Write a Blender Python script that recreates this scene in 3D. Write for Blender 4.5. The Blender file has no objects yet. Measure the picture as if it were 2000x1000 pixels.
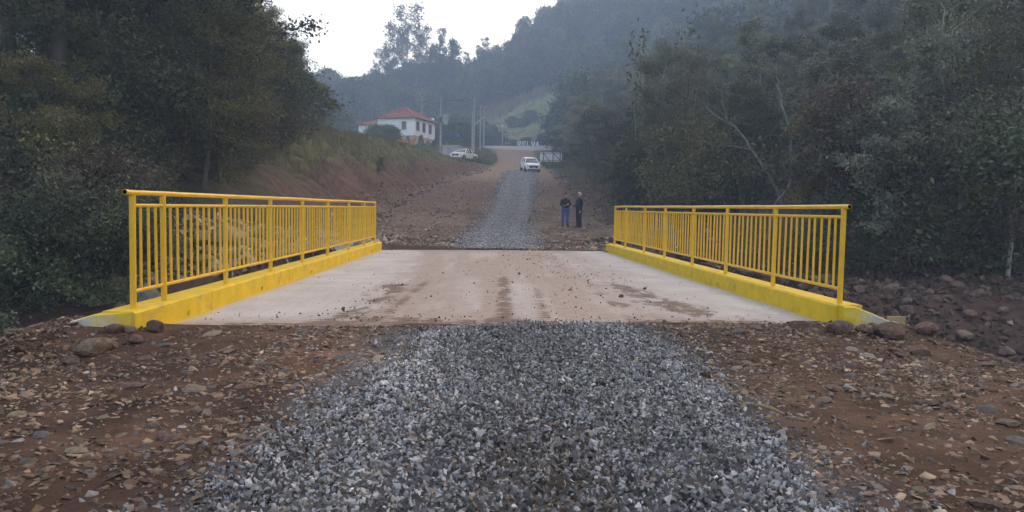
import bpy, bmesh, math, random
import numpy as np
from mathutils import Vector, Matrix, Euler

R = math.radians
S = bpy.context.scene
C = S.collection
rng = np.random.default_rng(7)
random.seed(7)

# ------------------------------------------------------------------ camera, sky, sun, exposure
F_PX, EYE = 1450.0, 1.08
PITCH, YAW, ROLL = math.atan((500-406)/F_PX), math.atan((1000-963)/F_PX), R(1.0)
_f = np.array([math.sin(YAW)*math.cos(PITCH), math.cos(YAW)*math.cos(PITCH), -math.sin(PITCH)])
_r = np.array([math.cos(YAW), -math.sin(YAW), 0.0]); _u = np.cross(_r, _f)
_r, _u = _r*math.cos(ROLL)+_u*math.sin(ROLL), -_r*math.sin(ROLL)+_u*math.cos(ROLL)
cam_d = bpy.data.cameras.new('camera'); cam = bpy.data.objects.new('camera', cam_d); C.objects.link(cam)
cam.matrix_world = Matrix(((_r[0], _u[0], -_f[0], 0), (_r[1], _u[1], -_f[1], 0), (_r[2], _u[2], -_f[2], EYE), (0, 0, 0, 1)))
cam_d.sensor_width = 36; cam_d.lens = 36*F_PX/2000; cam_d.clip_start = .05; cam_d.clip_end = 6000
S.camera = cam

SUN_EL, SUN_AZ = R(19.0), R(46.0)          # the sun stands just behind the hill, to the right of the road
w = bpy.data.worlds.new('World'); S.world = w; w.use_nodes = True
nt = w.node_tree; nt.nodes.clear()
sky = nt.nodes.new('ShaderNodeTexSky'); sky.sky_type = 'NISHITA'; sky.sun_disc = False
sky.sun_elevation = SUN_EL; sky.sun_rotation = SUN_AZ
sky.altitude = 300; sky.air_density = 1.0; sky.dust_density = 3.0; sky.ozone_density = .4
bg = nt.nodes.new('ShaderNodeBackground'); bg.inputs[1].default_value = .15
wo = nt.nodes.new('ShaderNodeOutputWorld')
nt.links.new(sky.outputs[0], bg.inputs[0]); nt.links.new(bg.outputs[0], wo.inputs[0])
sun_d = bpy.data.lights.new('sun', 'SUN'); sun_d.energy = 2.0; sun_d.angle = R(.5); sun_d.color = (1, .9, .76)
sun = bpy.data.objects.new('sun', sun_d); C.objects.link(sun)
sun.rotation_euler = Vector((math.sin(SUN_AZ)*math.cos(SUN_EL), math.cos(SUN_AZ)*math.cos(SUN_EL), math.sin(SUN_EL))).to_track_quat('Z', 'Y').to_euler()
sun.location = (30, 120, 160)
vs = S.view_settings; vs.view_transform = 'Standard'; vs.look = 'None'; vs.gamma = 1; vs.use_curve_mapping = False
vs.exposure = 2.17
vs.use_white_balance = True; vs.white_balance_temperature = 9500; vs.white_balance_tint = 20
S.cycles.max_bounces = 6; S.cycles.diffuse_bounces = 3; S.cycles.transmission_bounces = 4
S.cycles.transparent_max_bounces = 8; S.cycles.volume_bounces = 1; S.cycles.use_denoising = True
S.cycles.use_adaptive_sampling = True; S.cycles.adaptive_threshold = .015

# ------------------------------------------------------------------ helpers
def unproj(px, py, z=None, d=None):
    v = _f*F_PX + _r*(px-1000) - _u*(py-500)
    t = ((z-EYE)/v[2]) if z is not None else d/v[1]
    return np.array([0, 0, EYE]) + v*t

def sstep(a, b, x):
    t = np.clip((x-a)/(b-a), 0, 1); return t*t*(3-2*t)

_tab = np.random.default_rng(3).random((256, 256))
def vnoise(x, y):
    x = np.asarray(x, float); y = np.asarray(y, float)
    xi, yi = np.floor(x).astype(int), np.floor(y).astype(int); fx, fy = x-xi, y-yi
    fx, fy = fx*fx*(3-2*fx), fy*fy*(3-2*fy)
    g = lambda i, j: _tab[i % 256, j % 256]
    return (g(xi, yi)*(1-fx)+g(xi+1, yi)*fx)*(1-fy) + (g(xi, yi+1)*(1-fx)+g(xi+1, yi+1)*fx)*fy
def fbm(x, y, o=4):
    s, a, t = 0, .5, 0
    for k in range(o):
        s = s + a*vnoise(x*2**k+17*k, y*2**k+31*k); t += a; a *= .5
    return s/t

def link(o, parent=None):
    C.objects.link(o)
    if parent is not None: o.parent = parent
    return o
def props(o, label=None, cat=None, group=None, kind=None):
    for k, v in (('label', label), ('category', cat), ('group', group), ('kind', kind)):
        if v: o[k] = v
    return o
def thing(name, label, cat, loc=(0, 0, 0), rz=0.0, group=None):
    o = bpy.data.objects.new(name, None); o.empty_display_size = .2; link(o)
    o.location = loc; o.rotation_euler = (0, 0, rz)
    return props(o, label, cat, group)
def dup(root, loc, rz=0.0, sc=1.0, label=None, group=None, tilt=(0, 0)):
    r = root.copy(); C.objects.link(r); r.location = loc; r.rotation_euler = (tilt[0], tilt[1], rz)
    r.scale = (sc, sc, sc) if np.isscalar(sc) else sc
    if label: r['label'] = label
    if group: r['group'] = group
    for ch in root.children:
        c = ch.copy(); C.objects.link(c); c.parent = r
        for g in ch.children:
            d = g.copy(); C.objects.link(d); d.parent = c
    return r

def np_mesh(name, V, F, mats, smooth=False, attrs=None, midx=None):
    V = np.asarray(V, np.float32); F = np.asarray(F, np.int32)
    me = bpy.data.meshes.new(name); k = F.shape[1]
    me.vertices.add(len(V)); me.vertices.foreach_set('co', V.ravel())
    me.loops.add(F.size); me.loops.foreach_set('vertex_index', F.ravel())
    me.polygons.add(len(F)); me.polygons.foreach_set('loop_start', np.arange(len(F), dtype=np.int32)*k)
    for m in (mats if isinstance(mats, (list, tuple)) else [mats]): me.materials.append(m)
    if midx is not None: me.polygons.foreach_set('material_index', np.asarray(midx, np.int32))
    me.polygons.foreach_set('use_smooth', np.full(len(F), bool(smooth)))
    for an, (dom, ty, arr) in (attrs or {}).items():
        a = me.attributes.new(an, ty, dom)
        a.data.foreach_set('color' if ty == 'FLOAT_COLOR' else 'value', np.asarray(arr, np.float32).ravel())
    me.update(calc_edges=True); me.validate()
    return me
def np_obj(name, V, F, mats, parent=None, **k):
    return link(bpy.data.objects.new(name, np_mesh(name, V, F, mats, **k)), parent)

def tube_arr(P, rad, n=6, cap=True):
    P = np.asarray(P, float); rad = np.broadcast_to(np.asarray(rad, float), (len(P),))
    T = np.gradient(P, axis=0); T /= np.linalg.norm(T, axis=1)[:, None]+1e-9
    ref = np.array([0, 0, 1.0]) if abs(T[0, 2]) < .8 else np.array([1.0, 0, 0])
    A = np.cross(T, ref); A /= np.linalg.norm(A, axis=1)[:, None]+1e-9; B = np.cross(T, A)
    a = np.arange(n)*2*math.pi/n
    V = (P[:, None]+rad[:, None, None]*(np.cos(a)[None, :, None]*A[:, None]+np.sin(a)[None, :, None]*B[:, None])).reshape(-1, 3)
    i = np.arange(len(P)-1)[:, None]*n; j = np.arange(n)[None]; j2 = (j+1) % n
    Fq = np.stack([i+j, i+j2, i+n+j2, i+n+j], -1).reshape(-1, 4)
    if cap:
        m = len(P)*n
        V = np.vstack([V, P[:1], P[-1:]]); jj = np.arange(n); l = (len(P)-1)*n
        e = [np.stack([jj, np.full(n, m), np.full(n, m), (jj+1) % n], -1), np.stack([l+jj, l+(jj+1) % n, np.full(n, m+1), np.full(n, m+1)], -1)]
        # caps as triangles are stored apart
        return V, Fq, np.vstack([np.stack([jj, (jj+1) % n, np.full(n, m)], -1)[:, ::-1], np.stack([l+jj, l+(jj+1) % n, np.full(n, m+1)], -1)])
    return V, Fq, np.zeros((0, 3), int)

class MB:
    """collects boxes, bars, tubes and prisms into one mesh"""
    def __init__(s): s.v, s.f, s.m = [], [], []
    def add(s, V, Fs, mi=0):
        o = len(s.v); s.v += [tuple(map(float, p)) for p in V]
        for f in Fs: s.f.append([o+int(i) for i in f]); s.m.append(mi)
        return s
    def box(s, c, d, rz=0, mi=0, M=None):
        hx, hy, hz = d[0]/2, d[1]/2, d[2]/2
        V = [Vector((x, y, z)) for z in (-hz, hz) for x, y in ((-hx, -hy), (hx, -hy), (hx, hy), (-hx, hy))]
        M = M or Matrix.Rotation(rz, 3, 'Z'); c = Vector(c)
        return s.add([M@v+c for v in V], [(3, 2, 1, 0), (4, 5, 6, 7), (0, 1, 5, 4), (1, 2, 6, 5), (2, 3, 7, 6), (3, 0, 4, 7)], mi)
    def bar(s, a, b, wx, wy, mi=0):
        a, b = Vector(a), Vector(b); d = b-a
        M = d.to_track_quat('Z', 'X').to_matrix()
        return s.box((a+b)/2, (wx, wy, d.length), mi=mi, M=M)
    def tube(s, P, r, n=10, mi=0):
        V, q, t = tube_arr(P, r, n); return s.add(V, list(q)+list(t), mi)
    def prism(s, poly, a, b, axis='y', mi=0):
        n = len(poly)
        f = {'y': lambda p, h: (p[0], h, p[1]), 'x': lambda p, h: (h, p[0], p[1]), 'z': lambda p, h: (p[0], p[1], h)}[axis]
        V = [f(p, a) for p in poly]+[f(p, b) for p in poly]
        return s.add(V, [list(range(n))[::-1], list(range(n, 2*n))]+[(i, (i+1) % n, n+(i+1) % n, n+i) for i in range(n)], mi)
    def loft(s, rings, mi=0, caps=True):
        n = len(rings[0]); V = [p for r in rings for p in r]; Fs = []
        for k in range(len(rings)-1):
            Fs += [(k*n+i, k*n+(i+1) % n, (k+1)*n+(i+1) % n, (k+1)*n+i) for i in range(n)]
        if caps: Fs += [tuple(range(n))[::-1], tuple((len(rings)-1)*n+i for i in range(n))]
        return s.add(V, Fs, mi)
    def mesh(s, name, mats, smooth=False, bevel=0):
        me = bpy.data.meshes.new(name); me.from_pydata(s.v, [], s.f)
        for m in (mats if isinstance(mats, (list, tuple)) else [mats]): me.materials.append(m)
        me.polygons.foreach_set('material_index', np.array(s.m, np.int32))
        bm = bmesh.new(); bm.from_mesh(me); bmesh.ops.recalc_face_normals(bm, faces=bm.faces)
        if bevel: bmesh.ops.bevel(bm, geom=[e for e in bm.edges], offset=bevel, segments=2, affect='EDGES', clamp_overlap=True)
        bm.to_mesh(me); bm.free()
        if smooth:
            me.polygons.foreach_set('use_smooth', np.ones(len(me.polygons), bool)); me.set_sharp_from_angle(angle=R(38))
        return me
    def build(s, name, mats, parent=None, smooth=False, bevel=0):
        return link(bpy.data.objects.new(name, s.mesh(name, mats, smooth, bevel)), parent)

# ------------------------------------------------------------------ materials
def mat(name, c1, c2=None, scale=6.0, rough=.75, bump=0.0, bscale=None, spec=.3, metal=0, detail=6, objvar=0.0, attr=None, trans=0.0, stain=None, stretch=None):
    m = bpy.data.materials.new(name); m.use_nodes = True
    n, l = m.node_tree.nodes, m.node_tree.links
    b = n['Principled BSDF']; b.inputs['Roughness'].default_value = rough; b.inputs['Metallic'].default_value = metal
    b.inputs['Specular IOR Level'].default_value = spec
    col = None
    tc = n.new('ShaderNodeTexCoord'); co = tc.outputs['Object']
    if stretch:
        mp = n.new('ShaderNodeMapping'); mp.inputs['Scale'].default_value = stretch; l.new(co, mp.inputs[0]); co = mp.outputs[0]
    if attr:
        a = n.new('ShaderNodeAttribute'); a.attribute_name = attr; fac = a.outputs['Fac']; acol = a.outputs['Color']
    if attr and c2 is None:                     # colour straight from the mesh attribute
        col = acol
        if scale:
            t = n.new('ShaderNodeTexNoise'); t.inputs['Scale'].default_value = scale; t.inputs['Detail'].default_value = detail; l.new(co, t.inputs[0])
            mr = n.new('ShaderNodeMapRange'); mr.inputs[1].default_value = .3; mr.inputs[2].default_value = .7; mr.inputs[3].default_value = .62; mr.inputs[4].default_value = 1.35; l.new(t.outputs[0], mr.inputs[0])
            mx = n.new('ShaderNodeMix'); mx.data_type = 'RGBA'; mx.blend_type = 'MULTIPLY'; mx.inputs[0].default_value = 1
            l.new(col, mx.inputs[6]); l.new(mr.outputs[0], mx.inputs[7]); col = mx.outputs[2]
    elif c2 is not None:
        if not attr:
            t = n.new('ShaderNodeTexNoise'); t.inputs['Scale'].default_value = scale; t.inputs['Detail'].default_value = detail; l.new(co, t.inputs[0])
            mr = n.new('ShaderNodeMapRange'); mr.inputs[1].default_value = .32; mr.inputs[2].default_value = .68; l.new(t.outputs[0], mr.inputs[0]); fac = mr.outputs[0]
        mx = n.new('ShaderNodeMix'); mx.data_type = 'RGBA'; mx.inputs[6].default_value = (*c1, 1); mx.inputs[7].default_value = (*c2, 1)
        l.new(fac, mx.inputs[0]); col = mx.outputs[2]
    if stain:                                   # (colour, scale, threshold, amount): ragged patches of dirt or wear
        t = n.new('ShaderNodeTexNoise'); t.inputs['Scale'].default_value = stain[1]; t.inputs['Detail'].default_value = 8; t.inputs['Roughness'].default_value = .65; l.new(co, t.inputs[0])
        mr = n.new('ShaderNodeMapRange'); mr.inputs[1].default_value = stain[2]; mr.inputs[2].default_value = stain[2]+.12; mr.inputs[4].default_value = stain[3]; l.new(t.outputs[0], mr.inputs[0])
        mx = n.new('ShaderNodeMix'); mx.data_type = 'RGBA'; mx.inputs[7].default_value = (*stain[0], 1); l.new(mr.outputs[0], mx.inputs[0])
        if col is not None: l.new(col, mx.inputs[6])
        else: mx.inputs[6].default_value = (*c1, 1)
        col = mx.outputs[2]
    if objvar:
        oi = n.new('ShaderNodeObjectInfo'); h = n.new('ShaderNodeHueSaturation')
        m1 = n.new('ShaderNodeMapRange'); m1.inputs[3].default_value = 1-objvar; m1.inputs[4].default_value = 1+objvar; l.new(oi.outputs['Random'], m1.inputs[0]); l.new(m1.outputs[0], h.inputs['Value'])
        mm = n.new('ShaderNodeMath'); mm.operation = 'MULTIPLY'; mm.inputs[1].default_value = 7.31; l.new(oi.outputs['Random'], mm.inputs[0])
        fr = n.new('ShaderNodeMath'); fr.operation = 'FRACT'; l.new(mm.outputs[0], fr.inputs[0])
        m2 = n.new('ShaderNodeMapRange'); m2.inputs[3].default_value = .5-objvar*.09; m2.inputs[4].default_value = .5+objvar*.07; l.new(fr.outputs[0], m2.inputs[0]); l.new(m2.outputs[0], h.inputs['Hue'])
        if col is not None: l.new(col, h.inputs['Color'])
        else: h.inputs['Color'].default_value = (*c1, 1)
        col = h.outputs[0]
    if col is not None: l.new(col, b.inputs['Base Color'])
    else: b.inputs['Base Color'].default_value = (*c1, 1)
    if bump:
        t = n.new('ShaderNodeTexNoise'); t.inputs['Scale'].default_value = bscale or scale*4; t.inputs['Detail'].default_value = 5; l.new(co, t.inputs[0])
        bp = n.new('ShaderNodeBump'); bp.inputs['Strength'].default_value = min(1, bump); bp.inputs['Distance'].default_value = .02*max(1, bump); l.new(t.outputs[0], bp.inputs['Height']); l.new(bp.outputs[0], b.inputs['Normal'])
    if trans:
        tr = n.new('ShaderNodeBsdfTranslucent'); ms = n.new('ShaderNodeMixShader'); ms.inputs[0].default_value = trans
        if col is not None: l.new(col, tr.inputs[0])
        else: tr.inputs[0].default_value = (*c1, 1)
        l.new(b.outputs[0], ms.inputs[1]); l.new(tr.outputs[0], ms.inputs[2]); l.new(ms.outputs[0], n['Material Output'].inputs[0])
    return m

M = dict(
    ground=mat('earth_and_turf', (.2, .1, .07), attr='soil', scale=3.2, bump=1.0, bscale=9, rough=.95, spec=.1, detail=9),
    gravel_bed=mat('gravel_bed', (.12, .12, .125), (.22, .21, .215), scale=30, bump=1, bscale=38, rough=.9, spec=.2),
    track=mat('gravel_sheet', (.2, .2, .2), attr='soil', scale=11, bump=1, bscale=36, rough=.92, spec=.15),
    stone=mat('stone', (.2, .2, .2), attr='tone', scale=9, bump=.35, bscale=40, rough=.85, spec=.25),
    rock=mat('brown_rock', (.10, .062, .048), (.20, .135, .105), scale=3.2, bump=.9, bscale=9, rough=.9, spec=.2, objvar=.22),
    rock_grey=mat('grey_rock', (.09, .082, .078), (.165, .15, .142), scale=2.6, bump=.9, bscale=8, rough=.9, spec=.2, objvar=.2),
    rock_pale=mat('pale_rock', (.19, .145, .105), (.30, .24, .18), scale=3.2, bump=.9, bscale=9, rough=.9, spec=.2, objvar=.2),
    yellow=mat('yellow_enamel', (.78, .45, .028), (.66, .37, .022), scale=7, rough=.38, spec=.5, bump=.05, bscale=30, stain=((.34, .20, .06), 6, .60, .55)),
    kerb=mat('yellow_kerb_paint', (.74, .49, .04), (.60, .40, .035), scale=5, rough=.7, bump=.35, bscale=14, stain=((.33, .24, .13), 4.5, .56, .6)),
    pipe_hole=mat('pipe_inside', (.02, .02, .02), rough=.9),
    concrete=mat('old_concrete', (.34, .32, .30), (.46, .44, .42), scale=3, rough=.9, bump=.4, bscale=20, stain=((.2, .14, .1), 4, .6, .5)),
    pole=mat('grey_concrete_pole', (.27, .28, .28), (.38, .39, .38), scale=3, rough=.85),
    steel=mat('galvanised_steel', (.24, .26, .28), (.34, .36, .38), scale=4, rough=.5, metal=.3),
    wire=mat('wire', (.05, .05, .05), rough=.6),
    bark=mat('dark_bark', (.06, .05, .04), (.17, .15, .125), scale=5, rough=.95, bump=.8, bscale=12, stretch=(1, 1, .25), objvar=.25),
    bark_dark=mat('black_bark', (.03, .025, .02), (.07, .06, .05), scale=5, rough=.95, bump=.8, bscale=12, stretch=(1, 1, .25)),
    bark_mid=mat('grey_dead_wood', (.11, .10, .092), (.24, .23, .21), scale=6, rough=.9, bump=.5, bscale=14, stretch=(1, 1, .35)),
    bark_pale=mat('pale_bark', (.20, .19, .17), (.42, .40, .37), scale=6, rough=.9, bump=.5, bscale=14, stretch=(1, 1, .35)),
    bamboo=mat('bamboo_cane', (.30, .30, .16), (.42, .40, .24), scale=3, rough=.6),
    leaf_dark=mat('dark_leaf', (.024, .037, .020), (.125, .16, .078), attr='tint', rough=.6, spec=.3, objvar=.42, trans=.22),
    leaf_hazed=mat('haze_paled_leaf', (.08, .098, .076), (.22, .245, .18), attr='tint', rough=.65, spec=.25, objvar=.36, trans=.22),  # lightened green: the milky veil over the right wood is put into the colour
    leaf_olive=mat('olive_leaf', (.045, .05, .02), (.235, .22, .092), attr='tint', rough=.65, spec=.25, objvar=.42, trans=.22),
    leaf_brown=mat('withered_leaf', (.065, .056, .042), (.17, .145, .11), attr='tint', rough=.8, spec=.15, objvar=.38, trans=.18),
    leaf_fresh=mat('fresh_leaf', (.045, .075, .032), (.11, .15, .06), attr='tint', rough=.6, spec=.25, objvar=.2, trans=.25),
    leaf_gum=mat('gum_leaf', (.045, .055, .045), (.09, .1, .08), attr='tint', rough=.6, spec=.3, objvar=.2, trans=.3),
    grass=mat('dry_grass_blade', (.085, .082, .048), (.24, .22, .14), attr='tint', rough=.85, spec=.15, trans=.25),
    straw=mat('straw_blade', (.15, .125, .075), (.32, .27, .17), attr='tint', rough=.9, spec=.1, trans=.25),
    plume=mat('pampas_plume', (.30, .22, .16), (.46, .36, .28), attr='tint', rough=.9, spec=.1, trans=.3),
    turf=mat('green_turf_blade', (.06, .10, .03), (.13, .17, .06), attr='tint', rough=.85, spec=.15, trans=.25),
    water=mat('river_water', (.02, .025, .022), rough=.08, spec=.5, bump=.15, bscale=3),
    wall_white=mat('white_wall', (.78, .78, .80), (.85, .85, .86), scale=1.2, rough=.85, bump=.1, bscale=20),
    wall_base=mat('ochre_plinth', (.48, .34, .22), (.56, .42, .29), scale=1.5, rough=.9, bump=.3, bscale=12),
    roof=mat('red_roof_tile', (.27, .095, .072), (.38, .145, .11), scale=1.6, rough=.85, bump=.4, bscale=8, objvar=.16),
    fascia=mat('dark_fascia', (.10, .04, .03), rough=.7),
    frame=mat('window_frame', (.22, .19, .16), rough=.6),
    glass=mat('window_glass', (.035, .04, .045), rough=.08, spec=.6),
    wood=mat('weathered_timber', (.20, .14, .08), (.36, .27, .16), scale=5, rough=.85, bump=.4, stretch=(1, 1, .2)),
    wood_dark=mat('dark_timber', (.07, .055, .045), (.13, .1, .08), scale=5, rough=.9),
    board=mat('pale_board', (.68, .70, .74), (.76, .78, .82), scale=1.2, rough=.6, stain=((.36, .36, .36), 2, .62, .5)),
    orange=mat('orange_machine_paint', (.55, .19, .025), (.45, .14, .02), scale=3, rough=.5, stain=((.25, .12, .06), 3, .58, .6)),
    car_white=mat('white_car_paint', (.80, .81, .82), rough=.22, spec=.6),
    car_dusty=mat('dusty_white_paint', (.60, .55, .46), (.72, .69, .62), scale=2, rough=.5, spec=.4),
    car_glass=mat('tinted_car_glass', (.012, .014, .017), rough=.04, spec=.7),
    black=mat('black_plastic', (.015, .015, .016), rough=.6),
    tyre=mat('tyre_rubber', (.022, .02, .019), (.05, .04, .033), scale=5, rough=.9),
    rim=mat('alloy_rim', (.35, .35, .36), rough=.35, metal=.8),
    lamp=mat('headlamp_glass', (.5, .53, .57), rough=.1, spec=.7),
    plate=mat('plate_white', (.6, .62, .64), rough=.5),
    letter=mat('pale_letter', (.76, .79, .79), (.84, .86, .85), scale=2, rough=.6),
    redpaint=mat('dull_red_paint', (.42, .12, .07), rough=.7),
    skin=mat('skin', (.42, .24, .17), (.47, .28, .2), scale=20, rough=.55),
    tee=mat('black_jersey', (.012, .012, .014), (.02, .02, .023), scale=20, rough=.9),
    jeans=mat('blue_denim', (.035, .075, .19), (.06, .115, .26), scale=14, rough=.9),
    navy=mat('navy_cloth', (.016, .018, .028), (.028, .03, .042), scale=16, rough=.9),
    shoe=mat('dark_shoe', (.02, .02, .024), rough=.7),
    hair_white=mat('white_hair', (.62, .62, .62), (.74, .74, .74), scale=30, rough=.7, bump=.4),
    hair_dark=mat('short_dark_hair', (.03, .025, .022), rough=.8),
    blue=mat('blue_plastic', (.05, .17, .42), rough=.4),
    hose=mat('blue_hose', (.03, .07, .15), rough=.5),
    brick=mat('grey_render', (.34, .33, .33), (.43, .42, .41), scale=2, rough=.9, bump=.3),
    litter=mat('dead_twig', (.16, .115, .08), (.27, .2, .14), scale=5, rough=.95),
)

# ------------------------------------------------------------------ terrain
def ip(y, xs, ys): return np.interp(y, xs, ys)
def road_x(y): return ip(y, [-20, 19, 36, 55, 90, 130, 178, 260], [.1, .1, .45, 1.5, 3.2, 4.3, 5.2, 6])
def road_z(y):
    y0 = [-20, 19, 30, 37, 41, 45, 50, 55, 90, 130, 178, 184, 196, 230, 400]
    z0 = [0, 0, .02, .14, .42, .85, 1.36, 1.9, 5.5, 9.7, 15.8, 16.2, 16.5, 18, 20]
    return ip(y, y0, z0)
FOOT = ([18, 22, 30, 45, 57, 70, 84, 92, 100, 115, 130, 178, 186, 196, 230], [-4.6, -5.2, -6.2, -7.0, -6.2, -4.9, -2.4, -1.0, -.2, .6, .7, -.5, -9, -9, -4])
CREST = ([18, 22, 30, 40, 50, 60, 70, 84, 95, 105, 130, 178, 230], [-8, -9, -12.5, -13.4, -13.0, -11.6, -9.8, -7.0, -4.6, -3.8, -2.6, -4.5, -14])
CREST_Z = ([12, 15, 18, 20, 24, 30, 40, 50, 60, 70, 84, 95, 105, 120, 140, 178, 230], [-3.2, -3, -1.7, -.7, .3, 2.4, 4.9, 6.0, 6.75, 7.1, 7.0, 6.85, 7.5, 9.4, 12.2, 15.0, 17.5])
REDGE = ([18, 22, 37, 55, 90, 130, 178, 186, 196, 230], [4.3, 5.2, 6.0, 6.2, 6.6, 7, 9, 14, 14, 10])
RIDGE = ([-1.6, -.66, -.42, -.223, -.14, -.043, .012, .067, .108, .163, .30, .51, .72, 1.6], [44, 46, 40, 39, 45, 49, 59, 74, 82, 92, 112, 130, 132, 120])
def terrain(x, y, detail=True):
    x = np.asarray(x, float); y = np.asarray(y, float)
    zr = road_z(y); foot = ip(y, *FOOT); xc = ip(y, *CREST); zc = ip(y, *CREST_Z); xe = ip(y, *REDGE)
    xc = np.minimum(xc, foot-.6)
    wob = (fbm(x*.35, y*.35)-.5)*1.6*sstep(24, 34, y)
    bumpy = (fbm(x*1.1, y*.5+7)-.5)*.7*sstep(34, 44, y)
    s = np.clip((foot+wob+bumpy-x)/(foot-xc), 0, 1); s = np.where(s < .8, s*1.1, .88+(s-.8)*.6)
    left = zr+(zc-zr)*s + np.clip(xc-x, 0, 40)*.055 + np.clip(xc-x-40, 0, 400)*.1
    u = x-xe; k = sstep(22, 34, y)
    rb = ip(y, [11, 13, 18.5, 25, 31], [-3.2, -2.7, -1.05, -1.0, 0])
    right = zr + (k*(.10*np.clip(u, 0, 6)+.42*np.clip(u-6, 0, 14)+.52*np.clip(u-20, 0, 150)+.2*np.clip(u-170, 0, 400))) + rb*sstep(.2, 2.6, u)
    z = np.where(x < foot, left, np.where(x > xe, right, zr))
    d = np.maximum(y, 1); t = x/d
    need = ip(t, *RIDGE); zb = ip(t, [-.3, -.02, .05, .16, .3, .55], [30, 20, 19, 50, 62, 115])
    far = sstep(188, 335, y)
    z = z + np.where(y > 188, (need-np.minimum(z, need))*far, 0) - np.clip(y-345, 0, 900)*.10
    # the river crosses under the deck; the near fill ends in front of it
    yf = 6.75+.13*np.clip(x, -40, 40)
    c_ = np.abs(x-.2) < 3.3
    fill = -.035 - np.where(x < 0, .10*np.clip(-x-2.9, 0, 1.3)+.3*np.clip(-x-4.2, 0, 9), .03*np.clip(x-3.1, 0, 1)+.3*np.clip(x-4.1, 0, 9)) + np.where(c_, .045*sstep(5.7, 6.55, y-.13*x), 0)
    fill = fill + .215*np.exp(-((x+3.5)/.42)**2)*sstep(5.0, 5.8, y) + .07*np.exp(-((x-3.95)/.3)**2)*sstep(6.2, 7.0, y)
    yf = yf+np.where(c_, .12, 0)
    nearz = np.maximum(np.where(y > yf, fill-(y-yf)*np.where(np.abs(x-.2) < 3.2, 9, 1.15), fill), -3.2)
    z = np.where(y < 11, nearz, np.where(y < 17.7, np.where((x > foot-.1) & (x < xe), -3.2, z), z))
    z = np.where((y > 17.6) & (np.abs(x-.1) < 3.3), z-.07*sstep(.12, -.1, y-18.85-.17*x), z)
    if detail:
        a = np.where(y < 20, .03, .08)*np.where((y > 11) & (y < 18), 3, 1)
        onroad = (x > foot) & (x < xe) & (y > 19)
        z = z + (fbm(x*1.7, y*1.7)-.5)*a*np.where(onroad, .9, 1.2) + np.where(onroad | (y < 19), 0, (fbm(x*.6+9, y*.6)-.5)*.5)
        z = z + np.where(y > 60, (fbm(x*.05, y*.05)-.5)*sstep(180, 260, y)*7, 0)
    return z
def tz(x, y): return float(terrain(np.array([x]), np.array([y]))[0])

def axis(lo, a, b, hi, st, gr=1.085):
    c = list(np.arange(a, b+1e-6, st)); k = st; v = b
    while v < hi: k *= gr; v += k; c.append(v)
    k = st; v = a; L = []
    while v > lo: k *= gr; v -= k; L.append(v)
    return np.array(L[::-1]+c)
gx = axis(-900, -15, 16, 900, .25); gy = axis(-400, -1.5, 62, 1500, .25, 1.045)
GX, GY = np.meshgrid(gx, gy); GZ = terrain(GX, GY)
nx, ny = len(gx), len(gy)
i = np.arange(ny-1)[:, None]*nx + np.arange(nx-1)[None]
GF = np.stack([i, i+1, i+nx+1, i+nx], -1).reshape(-1, 4)
# soil colours: what the ground is made of at each place
foot, xe, xc = ip(GY, *FOOT), ip(GY, *REDGE), ip(GY, *CREST)
n1, n2, n3 = fbm(GX*.8, GY*.8), fbm(GX*.25+5, GY*.25), fbm(GX*2.6, GY*2.6)
def cc(*c): return np.array(c)
def lay(base, col, w): return base*(1-w[..., None])+col*w[..., None]
soil = np.broadcast_to(cc(.070, .060, .036), GX.shape+(3,)).copy()                       # leaf litter under the trees
soil = lay(soil, cc(.11, .115, .045), sstep(34, 44, GY)*sstep(.5, -2, GX-foot)*sstep(190, 180, GY))     # grassy bank top
bankface = sstep(26, 34, GY)*sstep(108, 94, GY)*sstep(1.5, .2, GX-foot)*sstep(-.62, -.38, (GX-foot)/np.maximum(foot-xc, .6)+(n1-.5)*.5)
soil = lay(soil, cc(.108, .061, .046), bankface)
onr = sstep(-.8, .6, GX-foot)*sstep(.9, -.5, GX-xe)*(GY > 18)
soil = lay(soil, cc(.125, .078, .058), onr)
soil = lay(soil, cc(.185, .132, .097), onr*sstep(19, 23, GY)*sstep(62, 36, GY)*sstep(.35, .65, n1))
soil = lay(soil, cc(.26, .17, .115), onr*sstep(62, 90, GY))
soil = lay(soil, cc(.40, .36, .32), sstep(160, 168, GY+GX*.8)*sstep(200, 192, GY)*sstep(-7, -5, GX)*sstep(17, 14, GX))
rightdirt = sstep(0, .8, GX-xe)*sstep(7.5, 3.5, GX-xe+(n2-.5)*4)*(GY > 20)*sstep(92, 80, GY)
soil = lay(soil, cc(.085, .05, .04), rightdirt)
rub = (GY > 9)*(GY < 26)*sstep(-3.3, -2.2, GZ)*sstep(16, 13, np.abs(GX))
soil = lay(soil, cc(.072, .042, .034), rub*1.0)
nearf = (GY < 11)*1.0
soil = lay(soil, cc(.066, .037, .027), nearf)
soil = lay(soil, cc(.105, .060, .042), nearf*sstep(.46, .68, n1))
soil = lay(soil, cc(.032, .019, .015), nearf*sstep(.52, .70, n2*.6+n3*.4))
soil = lay(soil, cc(.20, .098, .062), nearf*np.exp(-((GX+1.15)/.45)**2-((GY-5.4)/.7)**2)*.8)
gz_ = nearf*sstep(-1.3, -.8, GX)*sstep(1.65, 1.2, GX)*sstep(6.7, 6.3, GY-.13*GX)
soil = lay(soil, cc(.10, .10, .102), gz_)
past = sstep(214, 220, GY)*sstep(253, 247, GY)*sstep(-.01, .01, GX/GY)*sstep(.105, .085, GX/GY)
soil = lay(soil, cc(.29, .29, .13), past)
soil = lay(soil, cc(.16, .17, .07), sstep(196, 202, GY)*sstep(230, 215, GY)*sstep(-.22, -.14, GX/GY)*sstep(0, -.02, GX/GY)*.8)
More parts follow.
